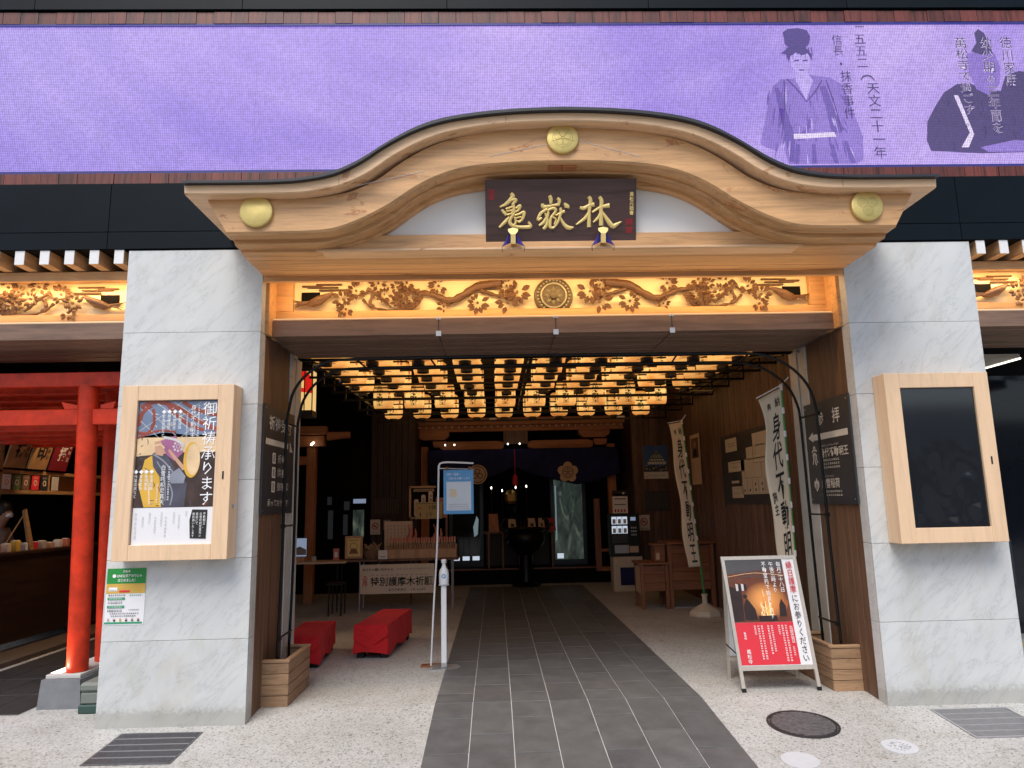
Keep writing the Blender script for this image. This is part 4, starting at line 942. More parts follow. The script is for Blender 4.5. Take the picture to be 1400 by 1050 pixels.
nr = thing('crest_curtain', 'dark navy shrine curtain with two pale family crests, drawn up in the middle', 'curtain', (0, YS-.35, 2.6))
def curtain():
    mb = MB(); nx, nz = 60, 10; V = []
    for i in range(nx+1):
        x = -1.85+3.75*i/nx; t_ = abs(x+.15)/1.9
        bot = 2.30 - .40*min(1, t_*1.6)**.7 + .16*max(0, (t_-.62)/.38)**1.5
        for j in range(nz+1):
            z = 2.62+(bot-2.62)*j/nz; y = YS-.36 + .03*math.sin(x*14+j*.4)*(j/nz)
            V.append((x, y, z))
    F = [[i*(nz+1)+j, (i+1)*(nz+1)+j, (i+1)*(nz+1)+j+1, i*(nz+1)+j+1] for i in range(nx) for j in range(nz)]
    mb.add(V, F, 'navy'); return mb
o = part('cloth', curtain(), nr, sm=60); md = o.modifiers.new('t', 'SOLIDIFY'); md.thickness = .006
fr = Frame((.885, YS-.41, 2.14)); m_ = MB()
for k in range(5):
    a = math.pi/2+k*2*math.pi/5; fr.disc(m_, .118*math.cos(a), .118*math.sin(a), .088, 'crest_cloth', k*.0003, 18)
fr.disc(m_, 0, 0, .12, 'crest_cloth', .002, 24)
fr.ring(m_, 0, 0, .100, .112, 'navy', .003)
for k in range(5):
    a = -math.pi/2+k*2*math.pi/5; fr.ring(m_, .045*math.cos(a), .045*math.sin(a), .030, .036, 'navy', .004, 12)
    a += math.pi/5; fr.poly(m_, [(.0, 0), (.10*math.cos(a-.05), .10*math.sin(a-.05)), (.10*math.cos(a+.05), .10*math.sin(a+.05))], 'navy', .0025)
part('crest', m_, nr, label='pale five-petalled flower crest')
fr = Frame((-.88, YS-.41, 2.13)); m_ = MB(); fr.disc(m_, 0, 0, .19, 'crest_cloth', 0, 28); fr.ring(m_, 0, 0, .150, .162, 'navy', .002)
for a in (90, 210, 330): fr.disc(m_, .062*math.cos(R(a)), .062*math.sin(R(a)), .052, 'navy', .003, 14)
for a in (90, 210, 330): fr.disc(m_, .062*math.cos(R(a)), .062*math.sin(R(a)), .040, 'crest_cloth', .004, 14)
part('crest', m_, nr, label='pale round crest of three leaves')
m_ = MB().tube([(-.15, YS-.45, 2.60), (-.15, YS-.45, 2.1)], .008, 'ink_red', 6); m_.lathe([(.012, 0), (.05, -.05), (.06, -.2), (.045, -.22)], (-.15, YS-.45, 2.12), 'ink_red', 10); part('tassel', m_, nr)

al = thing('altar', 'dim altar behind the incense burner with small candles and gilt ornaments', 'altar', (-.1, 9.3, .3))
part('table', MB().box(-.75, 9.2, .31, .55, 9.6, .95, 'wallboard_dark').box(-.8, 9.15, .95, .6, 9.65, 1.0, 'brass_dark'), al)
m_ = MB(); m_.lathe([(.16, 0), (.14, .05), (.05, .1), (.06, .3), (.15, .38), (.16, .5), (.08, .62), (.1, .75), (.03, .95)], (-.25, 9.35, 1.0), 'bronze_black', 12); part('ornament', m_, al)
m_ = MB(); m_.lathe([(.09, 0), (.13, .06), (.13, .2), (.08, .28), (.01, .3)], (-.22, 9.1, 1.55), 'gold', 12); part('ornament', m_, al)
for x, z in ((-.62, 1.86), (-.40, 1.80), (-.12, 1.86), (.10, 1.88)): part('candle', MB().lathe([(.010, 0), (.012, .03), (.002, .05)], (x, 9.0, z), 'lamp_white', 8).tube([(x, 9.0, z), (x, 9.05, 1.0)], .006, 'brass_dark', 4), al)
part('shelf', MB().box(-.72, 8.62, .985, .62, 8.9, 1.01, 'cabinet').box(-.7, 8.65, .31, -.67, 8.68, .985, 'cabinet_z').box(-.42, 8.65, .31, -.39, 8.68, .985, 'cabinet_z').box(.56, 8.65, .31, .59, 8.68, .985, 'cabinet_z'), al)
for x0, x1, z1, mt_, lb in ((-.68, -.47, 1.36, 'shrine_wood_z', 'brown wooden board leaning on the altar shelf, leftmost'), (-.29, -.12, 1.25, 'paper_cream', 'pale card with two dark prints standing on the altar shelf'), (.10, .27, 1.26, 'paper_cream', 'pale slanted card left of another on the altar shelf'), (.31, .45, 1.26, 'paper_cream', 'pale slanted card next to the red card on the altar shelf'), (.48, .66, 1.26, 'seal_red', 'dark red card on the right end of the altar shelf')):
    m_ = MB().add([(x0, 8.66, 1.012), (x1, 8.66, 1.012), (x1-.03, 8.72, z1), (x0, 8.72, z1), (x0, 8.68, 1.012), (x1, 8.68, 1.012), (x1-.03, 8.74, z1), (x0, 8.74, z1)], [(0, 1, 2, 3), (4, 7, 6, 5), (0, 4, 5, 1), (3, 2, 6, 7), (0, 3, 7, 4), (1, 5, 6, 2)], mt_)
    m_.quad((x0+.05, 8.68, 1.1), (x1-.05, 8.68, 1.1), (x1-.06, 8.69, 1.16), (x0+.05, 8.69, 1.16), 'ink')
    solo('card', m_, lb, 'card', 'cards on the altar shelf')

ib = thing('incense_burner', 'black bronze incense burner on a tall foot at the end of the slate path', 'incense burner', (.02, 8.15, 0))
m_ = MB(); m_.lathe([(.27, 0), (.28, .04), (.20, .07), (.145, .10), (.14, .12), (.13, .58), (.15, .60), (.17, .62)], (.02, 8.15, F0), 'bronze_black', 28); part('foot', m_, ib, sm=40)
m_ = MB(); m_.lathe([(.16, .62), (.26, .68), (.36, .80), (.385, .90), (.36, .97), (.33, 1.0), (.40, 1.05), (.41, 1.08), (.34, 1.09), (.32, 1.02), (.01, 1.0)], (.02, 8.15, F0), 'bronze_black', 36); part('bowl', m_, ib, sm=40)
for s in (-1, 1): part('handle', MB().tube(catmull([(.02+s*.36, 8.15, .98), (.02+s*.45, 8.15, 1.08), (.02+s*.42, 8.15, 1.24), (.02+s*.33, 8.15, 1.26)], 5), .026, 'bronze_black', 8), ib, sm=60)
part('ash_bed', MB().lathe([(.31, 1.03), (.2, 1.06), (.001, 1.07)], (.02, 8.15, F0), 'stone_grey', 20), ib, sm=40)
for k in range(3): part('incense_stick', MB().tube([(-.05+k*.06, 8.15, 1.06), (-.06+k*.07, 8.15, 1.25)], .006, 'brass_dark', 5), ib)

# left room seen past the left rail
t = thing('inner_gate', 'reddish brown timber gate post with bracketed beam in the dim room on the left', 'gate', (-3.65, 6.5, 0))
part('post', MB().box(-3.735, 6.45, 0, -3.585, 6.6, 2.62, 'shrine_wood_z', .006), t)
part('beam', MB().box(-4.42, 6.3, 2.78, -3.38, 6.45, 2.92, 'shrine_wood', .006), t)
part('beam', MB().box(-4.42, 6.35, 2.58, -3.42, 6.5, 2.76, 'shrine_wood', .006), t)
part('cross_beam', MB().box(-4.42, 6.45, 2.28, -3.735, 6.6, 2.42, 'shrine_wood', .006), t)
part('bracket', MB().prism([(-3.38, 2.68), (-3.0, 2.72), (-3.0, 2.82), (-3.38, 2.82)], 6.36, 6.46, 'shrine_wood'), t)
part('spot_lamp', MB().tube([(-3.62, 6.28, 2.60), (-3.57, 6.25, 2.64)], .016, 'lamp_white', 6), t)
t = thing('window_wall', 'dark glazed partition with pale reflections in the dim left room', 'partition', (-3.2, 7.7, 0))
part('frame', MB().box(-4.44, 7.72, 0, -2.86, 7.8, 3.6, 'dark_room'), t)
for x0, x1, z0, z1, mt_ in ((-3.35, -3.25, 1.5, 1.66, 'painted_reflection_dim'), (-3.36, -3.28, 1.05, 1.42, 'painted_reflection_dim'), (-3.66, -3.58, 1.6, 1.75, 'painted_reflection_dim'), (-3.64, -3.55, .98, 1.5, 'painted_reflection_dim'), (-3.18, -2.95, 1.62, 1.70, 'tablet'), (-3.18, -2.98, 1.0, 1.50, 'painted_reflection_green')): part('pane', MB().box(x0, 7.70, z0, x1, 7.715, z1, mt_), t)  # glowing pieces painted as daylight reflections on the dark glazing
part('red_panel', MB().box(-3.54, 7.69, 1.0, -3.28, 7.70, 1.8, 'seal_red'), t) if False else None
for o in t.children:
    pass

# ================================================================ POSTERS AND SIGNS ON THE WALLS
def board(name, fr, w_, h_, mat, th, label, cat, group=None):
    t = thing(name, label, cat, tuple(fr.o), group=group); m_ = MB(); fr.rect(m_, 0, 0, w_, h_, mat, 0, th); part('board', m_, t); return t
# direction boards
fr = Frame((-2.43, .12, 1.525), (0, 1, 0)); fr.n = Vector((1, 0, 0)); fr.o = Vector((-2.415, .12, 1.525))
t = board('direction_board', fr, .87, .90, 'sign_black', .014, 'black board with cream Japanese lettering and arrow on the left reveal', 'sign', 'direction boards')
m_ = MB(); fr.text(m_, '祈祷受付', (.12, .70, .76, .82), 'sign_cream', bold=.012); fr.poly(m_, [(.05, .57), (.68, .57), (.68, .62), (.05, .62)], 'sign_cream'); fr.poly(m_, [(.73, .55), (.82, .55), (.73, .65)], 'sign_cream')
for k, s_ in enumerate(('祈祷', '供養', '御朱印')):
    z = .42-k*.12; fr.rect(m_, .24, z, .33, z+.09, 'sign_cream'); fr.rect(m_, .26, z+.012, .31, z+.078, 'ink_grey', .003); fr.text(m_, s_, (.38, z+.01, .38+.11*len(s_), z+.085), 'sign_cream')
fr.text(m_, '承っております', (.14, .06, .72, .12), 'sign_cream'); part('lettering', m_, t)
for a, b_ in ((.03, .03), (.84, .03), (.03, .87), (.84, .87)): m_ = MB(); fr.disc(m_, a, b_, .009, 'steel', .004, 8); part('screw', m_, t)
fr = Frame((2.415, .96, 1.508), (0, -1, 0)); fr.n = Vector((-1, 0, 0))
t = board('direction_board', fr, .85, .92, 'sign_black', .014, 'black board with cream Japanese lettering and left arrow on the right reveal', 'sign', 'direction boards')
m_ = MB(); fr.text(m_, '参', (.25, .70, .39, .83), 'sign_cream', bold=.012); fr.text(m_, '拝', (.55, .70, .69, .83), 'sign_cream', bold=.012)
fr.poly(m_, [(.05, .605), (.15, .655), (.15, .63), (.80, .63), (.80, .575), (.15, .575), (.15, .56)], 'sign_cream')
fr.text(m_, 'みがわりふどうみょうおう', (.30, .505, .62, .525), 'sign_cream'); fr.text(m_, '身代不動明王', (.27, .41, .78, .495), 'sign_cream', bold=.01)
for k in range(3): fr.marks(m_, (.28, .375-k*.032, .62, .395-k*.032), 'sign_cream', n=9)
for l in ([(.13, .50), (.15, .52), (.17, .50)], [(.10, .47), (.14, .49), (.20, .48)], [(.11, .44), (.15, .46), (.19, .43)], [(.12, .45), (.12, .40), (.10, .36)], [(.15, .46), (.15, .39), (.17, .35)], [(.18, .45), (.18, .40), (.20, .37)]): brush(fr, m_, [(a, b_, .016) for a, b_ in l], 'sign_cream', .001, 3, .002)
fr.text(m_, 'しらゆきいなり', (.30, .235, .48, .252), 'sign_cream'); fr.text(m_, '白雪稲荷', (.25, .14, .58, .225), 'sign_cream', bold=.01)
for k in range(2): fr.marks(m_, (.28, .10-k*.032, .62, .12-k*.032), 'sign_cream', n=9)
fr.poly(m_, [(.14, .24), (.165, .20), (.185, .21), (.19, .16), (.14, .11), (.09, .16), (.095, .21), (.115, .20)], 'sign_cream'); fr.ring(m_, .14, .16, .018, .024, 'sign_black', .004, 16); fr.disc(m_, .14, .16, .008, 'sign_black', .004, 8)
part('lettering', m_, t)
for a, b_ in ((.03, .04), (.82, .04), (.03, .88), (.82, .88)): m_ = MB(); fr.disc(m_, a, b_, .009, 'steel', .004, 8); part('screw', m_, t)
# floor map
fr = Frame((2.68, 4.32, 1.50), (0, -1, 0)); fr.n = Vector((-1, 0, 0))
t = board('floor_map', fr, 2.1, .93, 'sign_black', .02, 'dark board with a raised cream floor plan on the right wall behind the near banner', 'sign')
def mp_(x, y): return (x/640*1.75, .93-(y-70)/860*.93)
m_ = MB()
for a, b_, c_, d in ((75, 120, 245, 285), (100, 410, 330, 540), (135, 650, 245, 680), (135, 720, 295, 860), (285, 410, 700, 820), (365, 275, 700, 420), (455, 130, 700, 280)):
    x0, z1 = mp_(a, b_); x1, z0 = mp_(c_, d); fr.rect(m_, x0, z0, x1, z1, 'map_cream', .006)
for a, b_, c_, d in ((290, 540, 296, 680), (330, 420, 334, 640), (330, 630, 540, 636), (450, 290, 456, 470), (450, 465, 620, 470), (540, 470, 545, 630), (480, 290, 484, 380), (495, 262, 600, 274), (355, 650, 360, 800), (420, 650, 425, 800), (495, 650, 500, 800), (570, 650, 575, 800), (150, 430, 290, 436), (160, 480, 240, 486), (115, 182, 215, 190), (115, 212, 215, 220), (160, 740, 270, 744), (160, 800, 270, 804)):
    x0, z1 = mp_(a, b_); x1, z0 = mp_(c_, d); fr.rect(m_, x0, z0, x1, z1, 'map_line', .008)
for a, b_ in ((390, 772), (462, 705), (462, 770), (540, 705), (545, 768), (318, 775)): x, z = mp_(a, b_); fr.disc(m_, x, z, .02, 'ink', .009, 8)
x0, z1 = mp_(600, 595); x1, z0 = mp_(665, 658); fr.rect(m_, x0, z0, x1, z1, 'ink', .009)
part('raised_plan', m_, t)
fr = Frame((2.68, 5.89, 1.80), (0, -1, 0)); fr.n = Vector((-1, 0, 0))
t = board('portrait_poster', fr, .52, .80, 'paper_cream', .006, 'tall pale poster with a dark portrait on the right wall behind the far banner', 'poster')
m_ = MB(); fr.rect(m_, .06, .42, .46, .74, 'wallboard'); fr.disc(m_, .26, .63, .06, 'skin', .004, 14); fr.poly(m_, [(.14, .44), (.38, .44), (.36, .54), (.26, .58), (.16, .54)], 'ink', .004); fr.marks(m_, (.08, .08, .14, .36), 'ink_grey', True, 6); part('print', m_, t)
# castle poster and other papers on the facing wall
def wallp(x0, z0, x1, z1, name, mat, label, cat='poster', y=7.585, group=None):
    fr = Frame((x0, y, z0)); t = board(name, fr, x1-x0, z1-z0, mat, .006, label, cat, group); return fr, t, x1-x0, z1-z0
fr, t, W_, H_ = wallp(2.25, 1.96, 2.71, 2.58, 'castle_poster', 'paper', 'poster of a white castle keep against blue sky above a crowd')
m_ = MB(); fr.rect(m_, 0, .13, W_, H_, 'sky_print', .001)
for k, (w2, z0, z1) in enumerate(((.17, .27, .33), (.135, .33, .385), (.10, .385, .43), (.065, .43, .47))):
    fr.rect(m_, .25-w2, z0, .25+w2, z1-.015, 'white_paint', .003); fr.poly(m_, [(.25-w2-.03, z1-.02), (.25+w2+.03, z1-.02), (.25+w2*.7, z1+.012), (.25-w2*.7, z1+.012)], 'fern_green' if k % 2 else 'ink_grey', .004)
    for q in range(int(w2*40)): fr.rect(m_, .25-w2+.015+q*.05, z0+.012, .25-w2+.03+q*.05, z0+.028, 'ink', .005)
fr.poly(m_, [(.22, .485), (.28, .485), (.25, .53)], 'ink_grey', .004)
fr.rect(m_, 0, .13, W_, .24, 'crowd_print', .002)
for q in range(40): x = .01+rnd.random()*(W_-.04); z = .135+rnd.random()*.13; fr.rect(m_, x, z, x+.018, z+.016, rnd.choice(['white_paint', 'ink', 'paper_cream', 'sky_print', 'ink']), .006+q*.00005)
fr.marks(m_, (.08, .05, .40, .075), 'ink_grey', n=8); fr.disc(m_, .05, .04, .012, 'ink_red', .003, 8); part('print', m_, t)
fr, t, W_, H_ = wallp(2.25, 1.37, 2.70, 1.73, 'fine_print_board', 'sign_black', 'small dark panel of fine lettering under the castle poster', 'sign')
m_ = MB()
for k in range(9): fr.marks(m_, (.03+k*.047, .04, .055+k*.047, .32), 'dim_ink', True, 7)
part('lettering', m_, t)
def nosmoke(x0, z0, x1, z1, lb):
    fr, t, W_, H_ = wallp(x0, z0, x1, z1, 'no_smoking_sign', 'paper', lb, 'sign'); m_ = MB(); c_ = (W_/2, H_*.56); r_2 = W_*.33
    fr.ring(m_, *c_, r_2*.78, r_2, 'ink_red', .003, 20); fr.poly(m_, [(c_[0]-r_2*.62, c_[1]+r_2*.5), (c_[0]-r_2*.5, c_[1]+r_2*.62), (c_[0]+r_2*.62, c_[1]-r_2*.5), (c_[0]+r_2*.5, c_[1]-r_2*.62)], 'ink_red', .004)
    fr.rect(m_, c_[0]-r_2*.55, c_[1]-.012, c_[0]+r_2*.4, c_[1]+.008, 'ink', .0035); fr.marks(m_, (W_*.15, H_*.08, W_*.85, H_*.16), 'ink_grey', n=5); part('print', m_, t)
nosmoke(2.10, 1.02, 2.31, 1.30, 'white no smoking sign on the wall beside the fortune machine')
nosmoke(-2.84, 1.05, -2.66, 1.32, 'white no smoking sign left of the standing paper on the dark board wall')
fr, t, W_, H_ = wallp(-2.60, 1.13, -2.47, 1.31, 'small_photo', 'ink_grey', 'small grey photograph pinned right of the left no smoking sign', 'photo'); m_ = MB(); fr.rect(m_, .02, .03, .11, .10, 'paper_cream'); part('print', m_, t)
fr, t, W_, H_ = wallp(-2.78, 1.38, -2.30, 1.72, 'fine_print_board', 'wallboard_dark', 'dim panel of fine lettering on the dark board wall above the table', 'sign')
m_ = MB()
for k in range(10): fr.marks(m_, (.02+k*.046, .04, .04+k*.046, .30), 'dim_ink', True, 7)
part('lettering', m_, t)

# ================================================================ THINGS IN THE HALL
# fortune-slip machine on a cream stand
t = thing('fortune_machine', 'black fortune-slip machine with lit product windows on a cream cabinet', 'vending machine', (1.75, 7.1, 0))
part('cabinet', MB().box(1.5, 6.98, F0, 2.02, 7.3, .60, 'cream_plastic', .01), t)
m_ = MB(); m_.box(1.62, 6.965, .12, 1.86, 6.98, .42, 'navy'); part('opening', m_, t)
part('body', MB().box(1.48, 7.0, .60, 2.0, 7.32, 1.34, 'black', .01), t)
for r in range(3):
    for c_ in range(3):
        o = part('window', MB().box(1.505+c_*.095, 6.99, 1.16-r*.16, 1.59+c_*.095, 7.0, 1.28-r*.16+.01, 'vend_white' if r < 2 or c_ == 9 else 'crowd_print'), t)
        if r < 2: part('product', MB().box(1.52+c_*.095, 6.985, 1.17-r*.16, 1.575+c_*.095, 6.989, 1.25-r*.16, 'poster_pale'), o)
m_ = MB(); m_.box(1.84, 6.99, 1.22, 1.93, 7.0, 1.28, 'tablet'); part('display', m_, t)
for r in range(3):
    for c_ in range(3): part('button', MB().box(1.845+c_*.035, 6.99, 1.08-r*.06, 1.868+c_*.035, 7.0, 1.11-r*.06, 'steel'), t)
part('tray', MB().box(1.54, 6.98, .66, 1.79, 7.0, .80, 'steel', .004), t); part('tray', MB().box(1.80, 6.98, .67, 1.96, 7.0, .78, 'paper_cream', .004), t)
t = thing('notice_card', 'white card with black lines standing on top of the fortune machine', 'sign', (1.68, 7.0, 1.34))
fr = Frame((1.54, 7.02, 1.35)); m_ = MB(); fr.rect(m_, 0, 0, .27, .34, 'paper', 0, .01); fr.rect(m_, 0, .30, .27, .40, 'ink', 0, .01); part('board', m_, t)
m_ = MB(); fr.rect(m_, .03, .245, .24, .262, 'ink'); fr.rect(m_, .03, .145, .24, .160, 'ink'); fr.disc(m_, .2, .35, .02, 'paper', .003, 10)
for k in range(4): fr.rect(m_, .03+k*.055, .02, .06+k*.055, .07, 'ink_red')
part('print', m_, t)
# cabinet and side box
t = thing('wooden_cabinet', 'reddish brown plank cabinet with open foot behind the far banner', 'cabinet', (2.3, 5.1, 0))
for x_, y_ in ((1.98, 4.93), (2.60, 4.93), (1.98, 5.4), (2.60, 5.4)): part('leg', MB().box(x_, y_, F0, x_+.06, y_+.06, .92, 'cabinet_z', .004), t)
for k in range(5): part('plank', MB().box(2.042, 4.945, .27+k*.128, 2.598, 4.975, .27+k*.128+.124, 'cabinet', .004), t)
for k in range(5): part('plank', MB().box(1.99, 4.992, .27+k*.128, 2.02, 5.398, .27+k*.128+.124, 'cabinet', .004), t)
part('top', MB().box(1.96, 4.9, .92, 2.68, 5.5, .955, 'cabinet', .006), t); part('foot_rail', MB().box(1.98, 4.95, F0+.002, 2.66, 4.97, F0+.02, 'steel'), t)
t = thing('offering_box', 'low reddish brown slatted box left of the taller cabinet', 'box', (1.75, 5.1, 0))
for x_, y_ in ((1.56, 4.90), (1.92, 4.90), (1.56, 5.35), (1.92, 5.35)): part('leg', MB().box(x_, y_, F0, x_+.05, y_+.05, .64, 'cabinet_z', .004), t)
for k in range(3): part('plank', MB().box(1.612, 4.915, .26+k*.122, 1.918, 4.94, .26+k*.122+.118, 'cabinet', .004), t)
part('side_board', MB().box(1.565, 4.96, .22, 1.58, 5.34, .60, 'paper_cream', .003), t)
part('top', MB().box(1.53, 4.87, .64, 1.975, 5.42, .67, 'cabinet', .005), t)
t = thing('cash_box', 'small box with a pale strip on the low slatted box, against the cabinet', 'box', (1.85, 5.1, .67)); part('body', MB().box(1.80, 5.0, .672, 1.955, 5.25, .90, 'cabinet', .005), t); part('slip', MB().box(1.82, 4.99, .70, 1.87, 4.999, .80, 'paper_cream'), t); part('lid', MB().box(1.77, 4.98, .9, 1.958, 5.27, .93, 'cabinet_z', .004), t)

# altar table with its banner
t = thing('folding_table', 'long folding table with steel legs carrying the tray of prayer sticks', 'table', (-1.95, 5.6, 0), group='folding tables')
part('table_top', MB().box(-2.78, 5.38, .735, -1.12, 5.85, .765, 'wallboard', .004), t)
for x in (-2.62, -1.22):
    for y in (5.45, 5.78): part('leg', MB().tube([(x, y, F0), (x, y, .735)], .011, 'steel', 8), t)
    part('brace', MB().tube([(x, 5.45, .3), (x, 5.78, .3)], .008, 'steel', 6), t)
part('brace', MB().tube([(-2.62, 5.45, .48), (-2.3, 5.5, .73)], .008, 'steel', 6), t)
t = thing('folding_table', 'low dark topped table behind the left planter, left of the other table', 'table', (-3.3, 5.5, 0), group='folding tables')
part('table_top', MB().box(-4.3, 5.36, .72, -2.82, 5.80, .75, 'paper_cream', .004), t)
for x in (-4.2, -2.95):
    for y in (5.42, 5.74): part('leg', MB().tube([(x, y, F0), (x, y, .72)], .011, 'black', 8), t)
t = thing('stool', 'dark folding chair under the gap between the two tables', 'chair', (-2.9, 5.1, 0))
for x, y in ((-2.98, 5.0), (-2.80, 5.0), (-2.98, 5.25), (-2.80, 5.25)): part('leg', MB().tube([(x, y, F0), (x*.99-.02, y, .44)], .012, 'chair_black', 6), t)
part('seat', MB().box(-3.02, 4.97, .44, -2.78, 5.28, .47, 'chair_black', .008), t)
fr = Frame((-2.60, 5.36, .265))
t = board('cloth_banner', fr, 1.12, .43, 'banner_cloth', .008, 'cream banner with black brush lettering hanging from the front of the stick table', 'banner')
m_ = MB(); fr.text(m_, '特別護摩木祈願', (.16, .11, 1.10, .245), 'ink', bold=.015); fr.text(m_, 'あなたの願いを叶える', (.04, .335, .50, .375), 'ink', bold=.01); fr.marks(m_, (.56, .345, 1.07, .372), 'ink_grey', n=14)
fr.marks(m_, (.17, .262, 1.05, .28), 'ink_grey', n=12)
fr.text(m_, '身代不動明王', (.43, .035, .70, .075), 'ink'); fr.text(m_, '1本 300円', (.77, .035, .98, .075), 'ink'); part('lettering', m_, t)
m_ = MB()
for l in ([(.05, .24), (.08, .26), (.10, .24)], [(.04, .21), (.08, .225), (.12, .215)], [(.05, .18), (.08, .20), (.11, .17)], [(.06, .19), (.055, .15), (.04, .12)], [(.08, .2), (.08, .14), (.09, .11)], [(.10, .18), (.10, .14), (.115, .13)]): brush(fr, m_, [(a, b_, .012) for a, b_ in l], 'ink_red', .001, 3, .002)
part('emblem', m_, t)
tr = thing('stick_tray', 'stepped wooden tray holding the row of pink topped prayer sticks', 'tray', (-1.65, 5.6, .765))
m_ = MB(); m_.box(-2.20, 5.50, .767, -1.15, 5.70, .80, 'stick', .003); m_.box(-2.20, 5.46, .767, -1.15, 5.50, .90, 'stick', .003); m_.box(-2.20, 5.62, .80, -1.15, 5.66, .96, 'stick', .003); part('body', m_, tr)
for x in (-2.2, -1.86, -1.52, -1.165): part('divider', MB().box(x, 5.502, .80, x+.015, 5.70, .93, 'stick'), tr)
fs = None
for k in range(26):
    x = -2.17+k*.0395; z = .802+rnd.uniform(0, .008)
    lb = 'pink topped wooden prayer stick in the tray on the table, %s from the left' % ORD[k]
    if fs is None:
        fs = thing('prayer_stick', lb, 'prayer stick', (x, 5.57, z), group='prayer sticks in the tray')
        part('shaft', MB().box(x-.013, 5.565, z, x+.013, 5.577, z+.25, 'stick'), fs); part('tip', MB().box(x-.0135, 5.564, z+.21, x+.0135, 5.578, z+.268, 'stick_pink'), fs)
        part('lettering', MB().box(x-.005, 5.5625, z+.11, x+.005, 5.5635, z+.19, 'ink'), fs)
    else: dup(fs, (x, 5.57+rnd.uniform(-.01, .01), z), lb)
t = thing('picture_frame', 'framed gold picture standing on the left end of the stick table', 'picture', (-2.72, 5.5, .765))
fr = Frame((-2.86, 5.5, .78), (1, 0, 0), (-.03, .15, 1)); m_ = MB(); fr.rect(m_, 0, 0, .27, .34, 'stick', 0, .02); part('frame', m_, t); m_ = MB(); fr.rect(m_, .035, .035, .235, .305, 'gold_matte', .003); part('picture', m_, t)
m_ = MB(); fr.ring(m_, .135, .18, .05, .06, 'cabinet', .005, 16); fr.poly(m_, [(.06, .07), (.21, .07), (.17, .15), (.10, .15)], 'cabinet', .005); fr.rect(m_, .06, .27, .21, .28, 'cabinet', .005); part('drawing', m_, t)
t = thing('standing_paper', 'tall cream paper of fine print standing behind the prayer sticks', 'notice', (-2.1, 5.78, .765)); fr = Frame((-2.30, 5.77, .80)); m_ = MB(); fr.rect(m_, 0, 0, .44, .52, 'paper_cream', 0, .008); part('sheet', m_, t); m_ = MB()
for k in range(7): fr.marks(m_, (.04+k*.055, .1, .06+k*.055, .47), 'map_line', True, 7)
part('print', m_, t)
t = thing('basket', 'brown woven basket of straw on the stick table beside the framed picture', 'basket', (-2.46, 5.5, .765))
part('pot', MB().lathe([(.09, 0), (.12, .06), (.125, .13), (.11, .135), (.01, .12)], (-2.46, 5.52, .767), 'basket', 16), t)
q = random.Random(3); m_ = MB()
for k in range(60):
    a = q.random()*6.28; r = q.random()*.11; x, y = -2.46+r*math.cos(a), 5.52+r*math.sin(a); z = .88+q.random()*.06; a2 = q.random()*6.28; m_.tube([(x, y, z), (x+.07*math.cos(a2), y+.07*math.sin(a2), z+q.uniform(-.03, .09))], .007, 'straw', 4)
stuff_part(part('straw', m_, t))
t = thing('donation_card', 'small white upright card in front of the stick tray', 'card', (-2.27, 5.45, .765)); part('card', MB().box(-2.34, 5.43, .767, -2.20, 5.45, .90, 'paper'), t); part('print', MB().box(-2.31, 5.428, .80, -2.23, 5.4295, .81, 'map_line'), t)
t = thing('tablet_stand', 'small tilted screen on the table behind the left planter', 'tablet', (-3.6, 5.5, .75)); part('screen', MB().box(-3.72, 5.50, .83, -3.45, 5.515, 1.10, 'tablet'), t); part('frame', MB().box(-3.73, 5.517, .82, -3.44, 5.53, 1.11, 'black'), t); part('base', MB().box(-3.70, 5.46, .752, -3.47, 5.62, .82, 'stick'), t)
part('image', MB().prism([(-3.72, .85), (-3.45, .85), (-3.45, .93), (-3.55, .98), (-3.66, .93)], 5.495, 5.499, 'ink_grey'), t)
t = thing('paper_talisman', 'small red and white talisman standing on the table left of the framed picture', 'talisman', (-3.0, 5.6, .765)); part('card', MB().box(-3.06, 5.6, .752, -2.97, 5.61, .93, 'stick_pink'), t); part('print', MB().box(-3.04, 5.597, .80, -2.99, 5.599, .88, 'paper'), t)
t = thing('green_jar', 'tiny pale jar on the table beside the gate post', 'jar', (-3.33, 5.5, .75)); part('body', MB().lathe([(.03, 0), (.035, .02), (.035, .07), (.02, .08)], (-3.33, 5.5, .752), 'stone_cap', 12), t); part('lid', MB().lathe([(.024, .08), (.024, .1), (.005, .105)], (-3.33, 5.5, .752), 'bin_green', 12), t)
# display stand behind, with three tall plaques, and the yellow sign
t = thing('plaque_display', 'framed display of three slender lettered wooden plaques behind the stick table', 'display', (-1.75, 5.9, 1.3))
m_ = MB(); m_.box(-1.93, 5.9, 1.35, -1.90, 5.95, 1.86, 'stick'); m_.box(-1.93, 5.9, 1.84, -1.5, 5.95, 1.87, 'stick'); m_.box(-1.93, 5.9, 1.35, -1.5, 5.95, 1.38, 'stick'); m_.box(-1.90, 5.93, 1.38, -1.5, 5.95, 1.84, 'dark_room'); part('frame', m_, t)
for x_ in (-1.92, -1.35): part('leg', MB().box(x_, 5.952, .0, x_+.03, 5.98, 1.6, 'cabinet_z'), t)
fr = Frame((-1.86, 5.925, 1.78)); m_ = MB(); fr.rect(m_, 0, 0, .33, .045, 'straw'); fr.marks(m_, (.02, .008, .31, .036), 'ink', n=10, d=.004); part('heading', m_, t)
